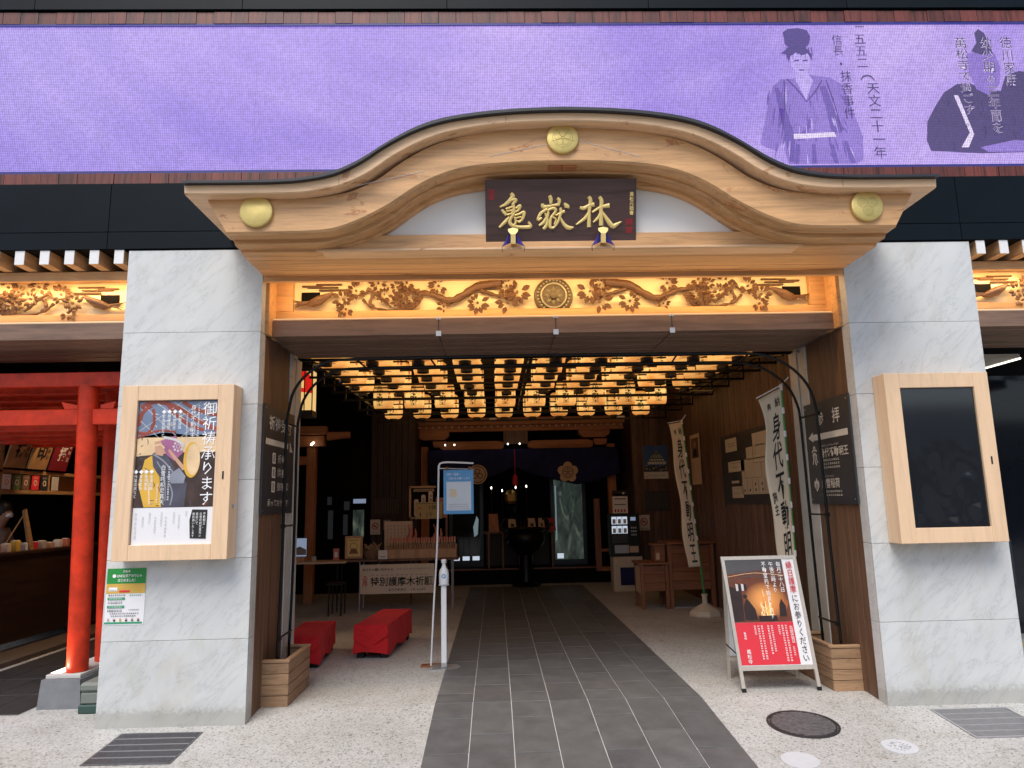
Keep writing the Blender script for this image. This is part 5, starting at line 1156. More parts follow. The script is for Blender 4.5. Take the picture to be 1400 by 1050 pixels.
for k, h_ in enumerate((.26, .33, .38)):
    x = -1.85+k*.115; o = part('plaque', MB().prism([(x, 1.40), (x+.07, 1.40), (x+.07, 1.40+h_-.02), (x+.055, 1.40+h_), (x+.015, 1.40+h_), (x, 1.40+h_-.02)], 5.90, 5.92, 'banner_cloth'), t); f2 = Frame((x, 5.899, 1.40)); m_ = MB(); f2.marks(m_, (.02, .03, .05, h_-.05), 'ink', True, 5); part('lettering', m_, o)
part('side_board', MB().box(-1.50, 5.89, 1.36, -1.32, 5.93, 1.68, 'shrine_wood_z'), t)
t = thing('yellow_sign', 'yellow card with brush lettering standing above the prayer sticks', 'sign', (-1.6, 5.75, 1.3)); fr = Frame((-1.81, 5.74, 1.35)); m_ = MB(); fr.rect(m_, 0, 0, .42, .26, 'sign_yellow', 0, .008); part('card', m_, t); part('stand', MB().tube([(-1.6, 5.75, .77), (-1.6, 5.75, 1.36)], .008, 'cabinet', 6), t)
m_ = MB(); fr.rect(m_, .02, .235, .40, .243, 'fern_green'); fr.poly(m_, [(.03, .15), (.06, .19), (.10, .15), (.06, .165)], 'ink_red'); fr.text(m_, '1体', (.22, .14, .34, .22), 'ink'); fr.text(m_, '1', (.07, .03, .085, .10), 'ink'); fr.text(m_, '2千', (.16, .03, .28, .10), 'ink'); part('lettering', m_, t)
for x, lb in ((-1.90, 'small pinkish fox figure behind the sticks, the left one'), (-1.50, 'small red figure under the yellow card behind the sticks')):
    t = thing('fox_figure', lb, 'figurine', (x, 5.72, 1.03)); m_ = MB(); m_.tube([(x, 5.72, .80), (x, 5.72, 1.06), (x+.03, 5.71, 1.16), (x+.01, 5.71, 1.22)], [.05, .045, .028, .02], 'stick_pink', 8); m_.tube([(x-.01, 5.71, 1.22), (x-.02, 5.7, 1.27)], .008, 'stick_pink', 5); m_.tube([(x+.02, 5.71, 1.22), (x+.03, 5.7, 1.27)], .008, 'stick_pink', 5); part('body', m_, t); part('tail', MB().tube([(x+.05, 5.74, 1.0), (x+.1, 5.74, 1.1), (x+.09, 5.74, 1.2)], [.02, .024, .008], 'stick_pink', 6), t)

# red felt benches
import mathutils
def bench(loc, rz, L, W_, H_, label):
    t = thing('covered_bench', label, 'bench', loc, rz, 'benches under red felt'); m_ = MB(); q = random.Random(int(L*100)); nu, nv = 30, 10
    def S(u, v):   # perimeter u, height v (0 top, 1 hem)
        P = [(-W_/2, -L/2), (W_/2, -L/2), (W_/2, L/2), (-W_/2, L/2), (-W_/2, -L/2)]; tot = 2*(W_+L); d = u*tot; i = 0
        while i < 3 and d > math.hypot(P[i+1][0]-P[i][0], P[i+1][1]-P[i][1]): d -= math.hypot(P[i+1][0]-P[i][0], P[i+1][1]-P[i][1]); i += 1
        e = math.hypot(P[i+1][0]-P[i][0], P[i+1][1]-P[i][1]); f = min(1, d/e); x = P[i][0]+(P[i+1][0]-P[i][0])*f; y = P[i][1]+(P[i+1][1]-P[i][1])*f
        k = 1+.03*v+.018*v*math.sin(u*83+2)+.012*v*math.sin(u*37); return (x*k, y*k, H_-(H_-.055-.02*math.sin(u*31))*v)
    def blob(x, y, z):
        n_ = mathutils.noise.noise(mathutils.Vector((x*9, y*9, z*9+L*7)))*.010 + mathutils.noise.noise(mathutils.Vector((x*22, y*22, z*14)))*.004
        return n_
    NU = 120; V = []
    for i in range(NU):
        for j in range(nv+1):
            x, y, z = S(i/NU, j/nv); n_ = blob(x, y, z); l_ = math.hypot(x, y)
            V.append((x*(1+n_/max(.1, l_)*1.5), y*(1+n_/max(.1, l_)), z-(0 if j else .006)))
    F = [[i*(nv+1)+j, ((i+1) % NU)*(nv+1)+j, ((i+1) % NU)*(nv+1)+j+1, i*(nv+1)+j+1] for i in range(NU) for j in range(nv)]
    m_.add(V, F, 'red_felt')
    tv = []; ta, tb = 14, 26
    for i in range(ta+1):
        for j in range(tb+1):
            x = -W_/2+W_*i/ta; y = -L/2+L*j/tb; e_ = min(i, ta-i, j, tb-j); tv.append((x, y, H_+.001+(-.008 if e_ == 0 else -.001 if e_ == 1 else 0)+(0 if e_ == 0 else blob(x, y, 1)*.45)))
    m_.add(tv, [[i*(tb+1)+j, (i+1)*(tb+1)+j, (i+1)*(tb+1)+j+1, i*(tb+1)+j+1] for i in range(ta) for j in range(tb)], 'red_felt')
    part('felt_cover', m_, t, False, 60)
    # folded corners crossing on the short end
    m_ = MB(); y = -L/2-.012; W2 = W_/2
    m_.prism([(-W2*1.02, H_-.005), (-W2*.92, H_-.004), (W2*.45, .10), (W2*.30, .075), (-W2*1.04, H_*.55)], y-.010, y+.004, 'red_felt'); m_.prism([(W2*1.02, H_-.005), (W2*.92, H_-.004), (-W2*.1, H_*.55), (W2*.2, H_*.42), (W2*1.04, H_*.70)], y-.014, y-.002, 'red_felt'); part('felt_fold', m_, t, False)
    for x in (-W2+.05, W2-.05):
        for y in (-L/2+.08, L/2-.08): part('foot', MB().box(x-.035, y-.035, 0, x+.035, y+.035, .10, 'black', .004), t, False)
bench((-1.80, 2.62, F0), R(-6), 1.12, .35, .345, 'bench draped in bright red felt in the middle of the left side floor')
bench((-2.50, 2.15, F0), R(3), .95, .34, .31, 'bench under red felt half hidden behind the left planter')

# hand sanitiser stand and thin pole sign
t = thing('sanitiser_stand', 'white hand sanitiser dispenser on a slim steel stand beside the slate path', 'dispenser', (-1.06, 1.55, F0))
part('base_plate', MB().prism([(-1.20, 1.45), (-.94, 1.47), (-.90, 1.55), (-.95, 1.68), (-1.18, 1.68)], F0, F0+.012, 'steel', 'xy'), t)
part('post', MB().box(-1.088, 1.52, F0+.012, -1.036, 1.56, .80, 'white_plastic', .004), t)
part('clip', MB().box(-1.085, 1.49, .03, -1.03, 1.519, .07, 'steel', .003), t)
part('bracket', MB().box(-1.11, 1.50, .79, -1.01, 1.58, .80, 'steel'), t)
part('bottle', MB().lathe([(.045, 0), (.048, .02), (.048, .11), (.04, .14), (.024, .16), (.022, .175)], (-1.06, 1.53, .80), 'white_plastic', 20), t, sm=50)
part('pump', MB().lathe([(.018, .175), (.018, .20), (.026, .205), (.026, .235), (.015, .24)], (-1.06, 1.53, .80), 'white_plastic', 14).box(-1.085, 1.50, 1.02, -1.035, 1.545, 1.035, 'white_plastic', .004), t, sm=50)
fr = Frame((-1.06, 1.482, .87)); m_ = MB(); fr.disc(m_, 0, .01, .022, 'poster_blue', 0, 16); fr.disc(m_, 0, .01, .012, 'poster_pale', .001, 12); part('label', m_, t)
t = thing('pole_sign', 'blue and white notice hanging from a thin white pole stand beside the path', 'sign', (-1.20, 1.66, F0))
part('base_plate', MB().box(-1.30, 1.60, F0, -1.02, 1.74, F0+.01, 'cabinet', .002), t)
part('pole', MB().tube(catmull([(-1.20, 1.66, F0), (-1.17, 1.66, .6), (-1.135, 1.66, 1.2), (-1.12, 1.66, 1.85), (-1.115, 1.66, 1.965), (-1.085, 1.66, 1.995), (-1.0, 1.66, 2.0), (-.76, 1.66, 1.985)], 5), .0095, 'white_plastic', 10), t, sm=60)
part('arm', MB().tube([(-1.12, 1.66, 1.94), (-.76, 1.66, 1.925)], .006, 'steel', 8), t)
part('wire', MB().tube([(-1.185, 1.67, .25), (-1.155, 1.67, 1.0)], .004, 'black', 5), t)
fr = Frame((-1.068, 1.64, 1.475), (1, 0, .0)); m_ = MB(); fr.rect(m_, 0, 0, .305, .445, 'poster_blue', 0, .006); part('board', m_, t)
m_ = MB(); fr.rect(m_, .03, .035, .28, .325, 'poster_pale', .001); fr.text(m_, 'お参りの皆様へ', (.03, .385, .17, .415), 'white_ink'); fr.text(m_, 'ご協力をお願いします', (.05, .345, .27, .372), 'white_ink'); 
fr.disc(m_, .10, .20, .038, 'cream_soft', .002, 14); fr.rect(m_, .06, .225, .13, .25, 'cream_soft', .0025)
for k in range(3): fr.marks(m_, (.05, .09-k*.022, .26, .10-k*.022), 'ink_grey', n=12)
part('print', m_, t)
for x in (-1.03, -.80): part('hook', MB().box(x-.012, 1.635, 1.915, x+.012, 1.665, 1.95, 'cabinet'), t)

# tall banners
def tall_banner(loc, top, w0, lab, bent, txt2):
    t = thing('tall_banner', lab, 'banner', loc, group='tall cream banners on green poles'); x0, y0, z0 = loc; tx_, ty_, tz_ = top
    part('base', MB().lathe([(.215, 0), (.22, .02), (.20, .07), (.12, .115), (.05, .15), (.045, .165)], (0, 0, 0), 'cream_plastic' if False else 'banner_base', 8).lathe([(.035, .16), (.035, .26), (.045, .262), (.045, .28), (.03, .285)], (0, 0, 0), 'banner_base', 14), t, False, 30)
    P = [(0, 0, .26), (tx_-x0, ty_-y0, tz_-z0)]
    part('pole', MB().tube(P, .014, 'green_paint', 8), t, False)
    d = Vector(P[1])-Vector(P[0]); L = d.length
    for k in range(8):
        c_ = Vector(P[0])+d*(.32+.67*k/7); dn = d.normalized(); part('clip', MB().tube([c_-dn*.03, c_+dn*.03], .017, 'white_plastic', 8), t, False)
    arm = Vector((-w0, .03*0, -.12 if bent else -.03)) if True else None
    tp = Vector(P[1])
    part('arm', MB().tube([tp+Vector((w0*.35, 0, .08)), tp, tp+arm*1.08], .007, 'white_plastic', 6), t, False)
    nu, nv = 8, 46; V = []; Hh = L*(.80 if bent else .83)
    def Q(u, v):
        b_ = tp - d.normalized()*(v*Hh+.02) ; wv = bent*(.05*math.sin(v*9+.5)*u + .10*v*u); lift = (-.12 if bent else -.03)*u*(1-v*.6)
        sl = .03*max(0, v-.93)/.07*(1-u)*0
        return Vector((b_.x-w0*u*(1-.10*v*(1 if bent else .3)) + wv*.6 + .015*math.sin(v*14)*u, b_.y-.012 + .05*math.sin(v*7+u*2)*u*(1 if bent else .4), b_.z+lift))
    for j in range(nv+1):
        for i in range(nu+1): V.append(tuple(Q(i/nu, j/nv)))
    F = [[j*(nu+1)+i, j*(nu+1)+i+1, (j+1)*(nu+1)+i+1, (j+1)*(nu+1)+i] for j in range(nv) for i in range(nu)]
    m_ = MB(); m_.add(V, F, 'banner_cloth'); o = part('cloth', m_, t, False, 80); md = o.modifiers.new('t', 'SOLIDIFY'); md.thickness = .003
    # lettering follows the cloth
    def letters(s_, u0, u1, v0, v1):
        fr = Frame((0, 0, 0)); mb = MB(); fr.text(mb, s_, (0, 0, 1, 1), 'ink', True, 0, .012)
        mb.v = [tuple(Q(1-(u0+(u1-u0)*a), v0+(v1-v0)*(1-c_)) + Vector((0, -.006, 0))) for a, b_, c_ in mb.v]; return mb
    part('lettering', letters('身代不動明王', .34 if not bent else .38, .80 if not bent else .82, .11, .97 if not bent else 1.0), t, False)
    part('lettering', letters('納', .62, .84, .035, .085), t, False); part('lettering', letters('奉', .24, .44, .045, .095), t, False)
    if txt2: part('lettering', letters('施主', .10, .30, .50, .62), t, False)
    return t
tall_banner((2.345, 1.285, F0), (2.33, 1.24, 2.68), .24, 'nearer cream banner with black brush lettering on a green pole, before the floor map', 1, True)
tall_banner((2.30, 4.29, F0), (2.13, 4.29, 2.68), .135+.05, 'farther cream banner with black brush lettering on a green pole in a white base', 0, False)

# ================================================================ THE ENTRANCE
def planter(x0, x1, lab, y0=.36, y1=1.02, H_=.355):
    t = thing('wooden_planter', lab, 'planter', ((x0+x1)/2, (y0+y1)/2, F0), group='wooden planters'); n = 4; h = (H_-.02)/n
    for k in range(n):
        z0 = F0+k*h; z1 = z0+h-.004
        for a, b_ in ((y0, y0+.022), (y1-.022, y1)): part('plank', MB().box(x0, a, z0, x1, b_, z1, 'plank', .003), t)
        for a, b_ in ((x0, x0+.022), (x1-.022, x1)): part('plank', MB().box(a, y0+.024, z0, b_, y1-.024, z1, 'plank_y', .003), t)
    z0 = F0+n*h
    for a, b_ in ((y0-.006, y0+.04), (y1-.04, y1+.006)): part('rim', MB().box(x0-.006, a, z0, x1+.006, b_, z0+.022, 'plank', .003), t)
    for a, b_ in ((x0-.006, x0+.04), (x1-.04, x1+.006)): part('rim', MB().box(a, y0+.042, z0, b_, y1-.042, z0+.022, 'plank_y', .003), t)
    part('inner_floor', MB().box(x0+.024, y0+.024, F0+.15, x1-.024, y1-.024, F0+.17, 'plank'), t)
planter(-2.40-.105, -2.225, 'square wooden planter box at the foot of the left pillar holding the arch legs')
planter(2.195, 2.40+.095, 'square wooden planter box at the foot of the right pillar beside the folding sign')
ar = thing('metal_arch', 'black double tube garden arch spanning the entrance between the two planters', 'arch', (0, .6, .2))
AX0, AX1 = -2.335, 2.315
def arch_path(y, z, lean=0):
    p = [(AX0-.02, y, .18), (AX0, y, 1.2), (AX0+.0, y, 2.2), (AX0+.02, y, 2.42)]
    p += [(AX0+.52-.50*math.cos(a), y, z-.44+.44*math.sin(a)) for a in [R(20*k) for k in range(1, 5)]]
    p += [(-1.2, y, z+.004), (0, y, z+.008), (1.2, y, z+.004)]
    p += [(AX1-.62+.60*math.sin(a), y, z-.50+.50*math.cos(a)) for a in [R(20*k) for k in range(0, 5)]]
    p += [(AX1-.01, y, 2.2), (AX1, y, 1.2), (AX1+.02, y, .18)]
    return catmull(p, 3)
for y, z in ((.46, 2.852), (.80, 2.835)): part('tube', MB().tube(arch_path(y, z), .0125, 'black_metal', 8), ar, sm=60)
for x in (AX0, AX1):
    for z in (.52, 1.42, 2.30): part('rung', MB().tube([(x, .46, z), (x, .80, z+.0)], .009, 'black_metal', 6).box(x-.018, .445, z-.018, x+.018, .475, z+.018, 'black_metal', .003), ar)
for x in (-1.75, -1.1, 0, 1.1, 1.75): part('rung', MB().tube([(x, .46, 2.853), (x+.03, .80, 2.838)], .009, 'black_metal', 6), ar)

# display cases on the pillars
def case(s, lab):
    xa, xb = (-3.418, -2.56) if s < 0 else (2.575, 3.418); z0, z1 = 1.203, 2.534; t = thing('display_case', lab, 'display case', ((xa+xb)/2, -.09, z0), group='wooden display cases on the pillars')
    fx, ft, fb_ = .122, .118, .117; y0, y1 = -.18, -.002
    part('side_frame', MB().box(xa, y0, z0, xa+fx, y1, z1, 'case_oak', .003), t); part('side_frame', MB().box(xb-fx, y0, z0, xb, y1, z1, 'case_oak', .003), t)
    part('top_frame', MB().box(xa+fx+.0005, y0+.0005, z1-ft, xb-fx-.0005, y1, z1-.0005, 'case_oak', .003), t); part('bottom_frame', MB().box(xa+fx+.0005, y0+.0005, z0+.0005, xb-fx-.0005, y1, z0+fb_, 'case_oak', .003), t)
    part('lock', MB().box(xb-.062, y0-.003, 1.80, xb-.05, y0-.0002, 1.86, 'black'), t)
    for a in (.2, .62): part('mount', MB().box(xa+a, -.12, z0-.012, xa+a+.12, -.02, z0-.001, 'steel'), t)
    part('inner_edge', MB().box(xa+fx, y0+.03, z0+fb_, xa+fx+.006, y1, z1-ft, 'black').box(xa+fx+.006, y0+.03, z1-ft-.006, xb-fx, y1, z1-ft, 'black'), t)
    return t, xa+fx+.006, xb-fx, z0+fb_, z1-ft-.006
t, a, b_, c_, d = case(-1, 'pale wooden case on the left pillar with a lit drum prayer poster')
W_, H_ = b_-a, d-c_; fr = Frame((a, -.155, c_)); m_ = MB(); fr.rect(m_, 0, 0, W_, H_, 'poster_white', 0, .01)
sp_p = part('poster_sheet', m_, t)
def pz(x, y): return ((x-80)/460*W_, H_-(y-115)/833*H_)    # picture coordinates of the poster
def pp(l, mat, dd): fr.poly(m_, [pz(*q) for q in l], mat, dd)
m_ = MB()
pp([(80, 115), (540, 115), (540, 738), (80, 738)], 'ph_dark', .001)
pp([(80, 115), (540, 115), (540, 330), (400, 330), (80, 330)], 'ph_blue', .0012)
pp([(80, 330), (230, 300), (400, 320), (540, 310), (540, 420), (300, 420), (80, 440)], 'ph_warm', .0012)
for l, w2 in (([(90, 150), (150, 120), (230, 125), (330, 170), (420, 230), (540, 290)], .022), ([(80, 260), (100, 180), (150, 140)], .02), ([(80, 300), (140, 300), (170, 230), (160, 160)], .016), ([(230, 120), (300, 200), (380, 260), (460, 290)], .018), ([(330, 118), (400, 160), (480, 190), (540, 200)], .02), ([(80, 330), (200, 290), (300, 300)], .012)): brush(fr, m_, [(*pz(*q), w2*1.6) for q in l], 'ph_red', .0012, 4, .0014)
for l in ([(100, 135), (300, 320)], [(180, 120), (430, 330)], [(280, 120), (540, 300)], [(80, 220), (200, 330)], [(540, 150), (330, 330)], [(440, 120), (200, 300)], [(330, 118), (90, 290)]): brush(fr, m_, [(*pz(*q), .004) for q in l], 'ph_pale', .0004, 2, .0020)
pp([(80, 340), (170, 330), (185, 420), (90, 440)], 'ph_warm', .0022); pp([(130, 460), (180, 430), (230, 480), (260, 600), (250, 735), (140, 735), (100, 600)], 'ph_yellow', .0022)
pp([(180, 355), (230, 345), (250, 400), (230, 440), (190, 430)], 'ph_skin', .0028); pp([(170, 430), (200, 405), (260, 440), (330, 560), (380, 600), (370, 735), (240, 735), (220, 560), (180, 500)], 'ph_robe', .0026); pp([(260, 560), (330, 510), (370, 560), (360, 600), (290, 600)], 'ph_grey', .003)
pp([(215, 350), (300, 320), (350, 420), (300, 470), (250, 430)], 'ph_purple', .003); pp([(270, 400), (350, 490), (370, 520), (350, 525), (260, 410)], 'ph_skin', .0034)
q = random.Random(9)
for k in range(70):
    x, y = q.uniform(90, 530), q.uniform(125, 730); a_ = q.random()*6.28; L_ = q.uniform(12, 45); mt_ = ('ph_pale', 'ph_red', 'ph_blue', 'ph_warm')[k % 4] if y < 310 else ('ph_robe', 'ph_dark', 'ph_red', 'ph_grey', 'ph_robe', 'ph_dark')[k % 6]
    if 170 < x < 470 and 330 < y < 600: continue
    x2, y2 = min(535, max(85, x+L_*math.cos(a_))), min(732, max(120, y+L_*math.sin(a_))); brush(fr, m_, [(*pz(x, y), .004), (*pz((x+x2)/2+4, (y+y2)/2), .009), (*pz(x2, y2), .003)], mt_, .0002, 2, .0021)
for l, mt_, w_ in (([(230, 330), (300, 345), (350, 380)], 'ph_pale', .02), ([(180, 380), (215, 372), (240, 395)], 'ph_warm', .012), ([(180, 430), (240, 470), (300, 540)], 'ph_grey', .012), ([(200, 470), (250, 560), (260, 700)], 'ph_grey', .008), ([(130, 520), (160, 600), (170, 720)], 'ph_warm', .014), ([(280, 600), (300, 660), (290, 725)], 'ph_grey', .01)): brush(fr, m_, [(*pz(*p_), w_) for p_ in l], mt_, .0003, 3, .0031)
fr.disc(m_, *pz(400, 465), .052*W_*2.0, 'ph_yellow', .0036, 28, .125*H_); fr.disc(m_, *pz(408, 462), .042*W_*2, 'ph_warm', .0038, 28, .11*H_)
cx, cy = pz(318, 385); fr.ring(m_, cx, cy, .012, .016, 'ph_pale', .004, 16)
for k in range(8): q_ = k*math.pi/4; fr.disc(m_, cx+.034*math.cos(q_), cy+.034*math.sin(q_), .009, 'ph_pale', .004, 8)
part('photograph', m_, t)
m_ = MB()
def pt(s_, x0, y0, x1, y1, mat='ink_white2', bold=0): p0 = pz(x0, y1); p1 = pz(x1, y0); fr.text(m_, s_, (p0[0], p0[1], p1[0], p1[1]), mat, True, .005, bold)
pt('御祈祷承ります', 452, 122, 532, 728); part('title_lettering', m_, t); m_ = MB(); pt('身代不動明王', 382, 140, 412, 335)
for k, s_ in enumerate(('災難消除', '身体健全', '開運成就', '家内安穏など')):
    x = 320-k*31.5; cx, cy = pz(x, 178); e_ = .017; fr.poly(m_, [(cx-e_, cy), (cx, cy-e_), (cx+e_, cy), (cx, cy+e_)], 'ink_white2', .005); pt(s_, x-9, 195, x+9, 195+22*len(s_))
for k, s_ in enumerate(('金運招福', '商売繁盛', '事業繁栄', '作業成就など')):
    x = 176-k*30; cx, cy = pz(x, 530); fr.poly(m_, [(cx-e_, cy), (cx, cy-e_), (cx+e_, cy), (cx, cy+e_)], 'ink_white2', .005); pt(s_, x-9, 548, x+9, 548+22*len(s_))
pt('白雪吒枳尼真天', 228, 492, 254, 722)
for x, y0, y1 in ((428, 140, 330), (362, 190, 330), (275, 500, 700), (212, 600, 712)): p0 = pz(x-5, y1); p1 = pz(x+5, y0); fr.marks(m_, (*p0, *p1), 'ink_white2', True, 14, .005)
part('white_lettering', m_, t)
m_ = MB(); pp([(405, 812), (418, 752), (505, 755), (502, 920), (412, 916)], 'ink', .003); pt('亀岳林万松寺', 50, 760, 74, 925, 'ink'); 
for x, s_ in ((489, '不動明王、'), (469, '白雪吒枳尼真天の'), (448, '真前にて'), (428, '御祈祷いたします')): pt(s_, x-7, 770, x+7, 770+17.5*len(s_))
for x, y0, y1 in ((385, 760, 790), (345, 780, 860), (315, 765, 830), (270, 790, 910), (245, 765, 850), (210, 790, 890), (178, 765, 830), (140, 790, 850), (100, 765, 920)): p0 = pz(x-6, y1); p1 = pz(x+6, y0); fr.marks(m_, (*p0, *p1), 'ph_pale', True, 6, .003)
part('lower_lettering', m_, t)
for z in (1.58, ): part('hinge', MB().box(-2.558, -.11, z, -2.548, -.06, z+.03, 'steel', .002), t)
t, a, b_, c_, d = case(1, 'pale wooden case on the right pillar with a blank black glossy screen')
part('screen', MB().box(a, -.16, c_, b_, -.14, d, 'glass_screen'), t)
import mathutils
V = []; nx, nz = 44, 60
for i in range(nx+1):
    for k in range(nz+1):
        u, v = i/nx, k/nz; x = a+.004+(b_-a-.008)*u; z = c_+.004+(d-c_-.008)*v
        am = max(0, 1-v/.62)**.7; n_1 = mathutils.noise.turbulence(mathutils.Vector((x*3.2, 1, z*2.2+x*2)), 3, False); n_2 = abs(mathutils.noise.noise(mathutils.Vector((x*7+z*4, 3, z*5-x*3))))
        V.append((x, -.1615-am*(.010*n_1-.012*n_2)*min(1, 8*u, 8*(1-u), 12*v), z))
m_ = MB(); m_.add(V, [[i*(nz+1)+k, (i+1)*(nz+1)+k, (i+1)*(nz+1)+k+1, i*(nz+1)+k+1] for i in range(nx) for k in range(nz)], 'film_black')
part('film', m_, t, sm=180)

# green notice on the left pillar
fr = Frame((-3.525, -.003, .722)); t = board('notice_poster', fr, .295, .418, 'poster_white', .002, 'small white and green printed notice taped to the left pillar under the case', 'notice')
H_ = .418; m_ = MB(); fr.rect(m_, .0, .305, .295, .418, 'poster_green'); fr.rect(m_, 0, .232, .295, .304, 'poster_yellow'); fr.rect(m_, 0, .008, .285, .022, 'poster_teal')
fr.text(m_, '万松寺', (.12, .385, .175, .406), 'white_ink', d=.004, bold=.02); fr.text(m_, 'LINE公式アカウント', (.075, .350, .265, .375), 'white_ink', d=.004, bold=.02); fr.text(m_, 'はじめました！', (.085, .318, .215, .341), 'white_ink', d=.004, bold=.02)
fr.disc(m_, .055, .362, .014, 'white_ink', .004, 12); fr.rect(m_, .02, .25, .085, .278, 'white_ink', .004); fr.rect(m_, .10, .24, .18, .255, 'poster_red', .004); fr.marks(m_, (.025, .254, .08, .262), 'ink', n=5, d=.005)
for z in (.185, .125): fr.rect(m_, .015, z, .145, z+.018, 'poster_teal', .004); fr.marks(m_, (.03, z+.004, .13, z+.014), 'white_ink', n=8, d=.005); fr.marks(m_, (.02, z-.03, .13, z-.01), 'ink', n=9, d=.004)
fr.marks(m_, (.02, .212, .15, .226), 'ink', n=8); fr.marks(m_, (.18, .212, .27, .224), 'poster_teal', n=6); fr.marks(m_, (.18, .105, .26, .115), 'ink', n=6)
fr.marks(m_, (.04, .078, .26, .090), 'ink', n=14); fr.marks(m_, (.05, .060, .24, .072), 'ink', n=12)
for k in range(6): fr.disc(m_, .03+k*.045, .035, .009, ('stone_cap', 'ink', 'ph_yellow', 'ink', 'fern_green', 'ink')[k], .004, 8); fr.disc(m_, .03+k*.045, .044, .007, 'ph_skin', .005, 8)
part('print', m_, t)

# folding A-frame sign
t = thing('folding_sign', 'folding A-frame sign with a white, red and fire photo poster by the right planter', 'sign', (1.77, .65, F0))
def leanf(x, z, yb=.40, yt=.56, H_=1.09): return (x, yb+(yt-yb)*z/H_, z)
XA, XB = 1.43, 2.075
skew = .0
def LB(x, z): return x + (z-.0)*(-.055) + .035   # the photographed sign leans slightly to the left
up_ = Vector((-.06, .16, 1.08)).normalized()
fr = Frame((1.455, .40, F0), (1, 0, 0), up_)
m_ = MB(); W_ = .625
fr.rect(m_, 0, 0, .028, 1.085, 'alu_warm', 0, .02); part('frame_post', m_, t); m_ = MB(); fr.rect(m_, W_, 0, W_+.028, 1.085, 'alu_warm', 0, .02); part('frame_post', m_, t)
m_ = MB(); fr.rect(m_, .0285, 1.055, W_-.0005, 1.085, 'alu_warm', 0, .02); part('frame_rail', m_, t); m_ = MB(); fr.rect(m_, .0285, .165, W_-.0005, .20, 'alu_warm', 0, .02); part('frame_rail', m_, t)
for x in (0, W_): m_ = MB(); fr.rect(m_, x-.002, -.012, x+.030, .03, 'black', .002, .024); part('rubber_foot', m_, t)
upb = Vector((-.03, -.14, 1.08)).normalized(); fb2 = Frame((1.485, .86, F0), (1, 0, 0), upb)
for x in (0, .60): m_ = MB(); fb2.rect(m_, x, 0, x+.025, 1.06, 'alu_warm', 0, .02); part('rear_leg', m_, t)
m_ = MB(); fb2.rect(m_, .026, .2, .599, 1.04, 'poster_pale', 0, .008); part('rear_panel', m_, t)
m_ = MB(); fb2.rect(m_, .026, .16, .599, .185, 'alu_warm', 0, .015); part('rear_rail', m_, t)
part('strut', MB().tube([fr.p(.0, .30, -.01), fb2.p(0, .30, 0)], .006, 'black', 5), t); part('strut', MB().tube([fr.p(W_+.02, .22, -.01), fb2.p(.6, .22, 0)], .006, 'black', 5), t)
m_ = MB(); fr.rect(m_, .0285, .2005, W_-.0005, 1.0545, 'poster_white', -.006, .006); part('poster_sheet', m_, t)
def az_(x, y): return ((x-540)/348*.596+.0285, 1.0545-(y-130)/495*.854)   # sheared picture coordinates
def ap(l, mat, dd): fr.poly(m_, [(.0285+.596*a, .2005+.854*b_) for a, b_ in l], mat, dd)
for nme, c_ in (('fire_dark', (.035, .02, .018)), ('fire_brown', (.16, .05, .025)), ('fire_orange', (.75, .20, .04)), ('fire_yellow', (.95, .55, .12)), ('fire_white', (1, .85, .5)), ('fire_grey', (.09, .085, .09))): plain(nme, c_, .4, 0, .35 if 'dark' in nme or 'brown' in nme else .15, 10)
m_ = MB(); ap([(0, .40), (.83, .40), (.83, 1), (0, 1)], 'fire_brown', -.004); ap([(0, .86), (.83, .92), (.83, 1), (0, 1)], 'fire_grey', -.0035)

for k in range(14):
    f_ = k/13; c_ = tuple(a*(1-f_)**1.3+b_*(1-(1-f_)**1.3) for a, b_ in zip((.17, .05, .025), (.85, .36, .10))); nme = 'fire_glow_%d' % k; plain(nme, c_, .4, 0, .12, 8)
    fr.disc(m_, .0285+.596*.50, .2005+.854*.60, .596*(.33-.235*f_), nme, -.0038+k*.00006, 20, .854*(.19-.13*f_))
q = random.Random(4)
for k in range(16):
    x = .5+q.uniform(-.09, .09); h_ = q.uniform(.10, .30)*(1-abs(x-.5)*5); brush(fr, m_, [(.0285+.596*(x+q.uniform(-.01, .01)*j), .2005+.854*(.455+h_*j/4), .030*(1-j/4.2)*(.6+.4*q.random())) for j in range(5)], ('fire_yellow', 'fire_white', 'fire_orange')[k % 3], .0003, 3, -.0028)
for k in range(10): brush(fr, m_, [(.0285+.596*(.62+k*.02), .2005+.854*(.47+q.random()*.1), .004), (.0285+.596*(.63+k*.02), .2005+.854*(.56+q.random()*.12), .003)], 'fire_orange', .0003, 2, -.0027)

ap([(0, .41), (.15, .41), (.17, .7), (.0, .75)], 'fire_dark', -.003)
for k in range(8): brush(fr, m_, [(.0285+.596*a, .2005+.854*b_, .005) for a, b_ in ((.0+k*.1, .98), (.12+k*.1, .90), (.28+k*.1, .82)) if a < .83] or [(0, 0, .001), (0.01, 0, .001)], 'fire_grey', .0004, 2, -.0033)
for k in range(4): brush(fr, m_, [(.0285+.596*a, .2005+.854*b_, .004) for a, b_ in ((.0, .80+k*.035), (.4, .84+k*.03), (.82, .80+k*.04))], 'ph_warm' if k == 1 else 'fire_grey', .0004, 3, -.0032)
ap([(.16, .42), (.34, .42), (.33, .52), (.26, .60), (.22, .63), (.17, .55)], 'fire_dark', -.002); fr.disc(m_, .0285+.596*.21, .2005+.854*.645, .018, 'fire_dark', -.002, 12)
for k in range(4): ap([(.10+k*.04, .70), (.13+k*.04, .70), (.135+k*.04, .76), (.10+k*.04, .77)], 'fire_dark' if k % 2 else 'ph_pale', -.0022)
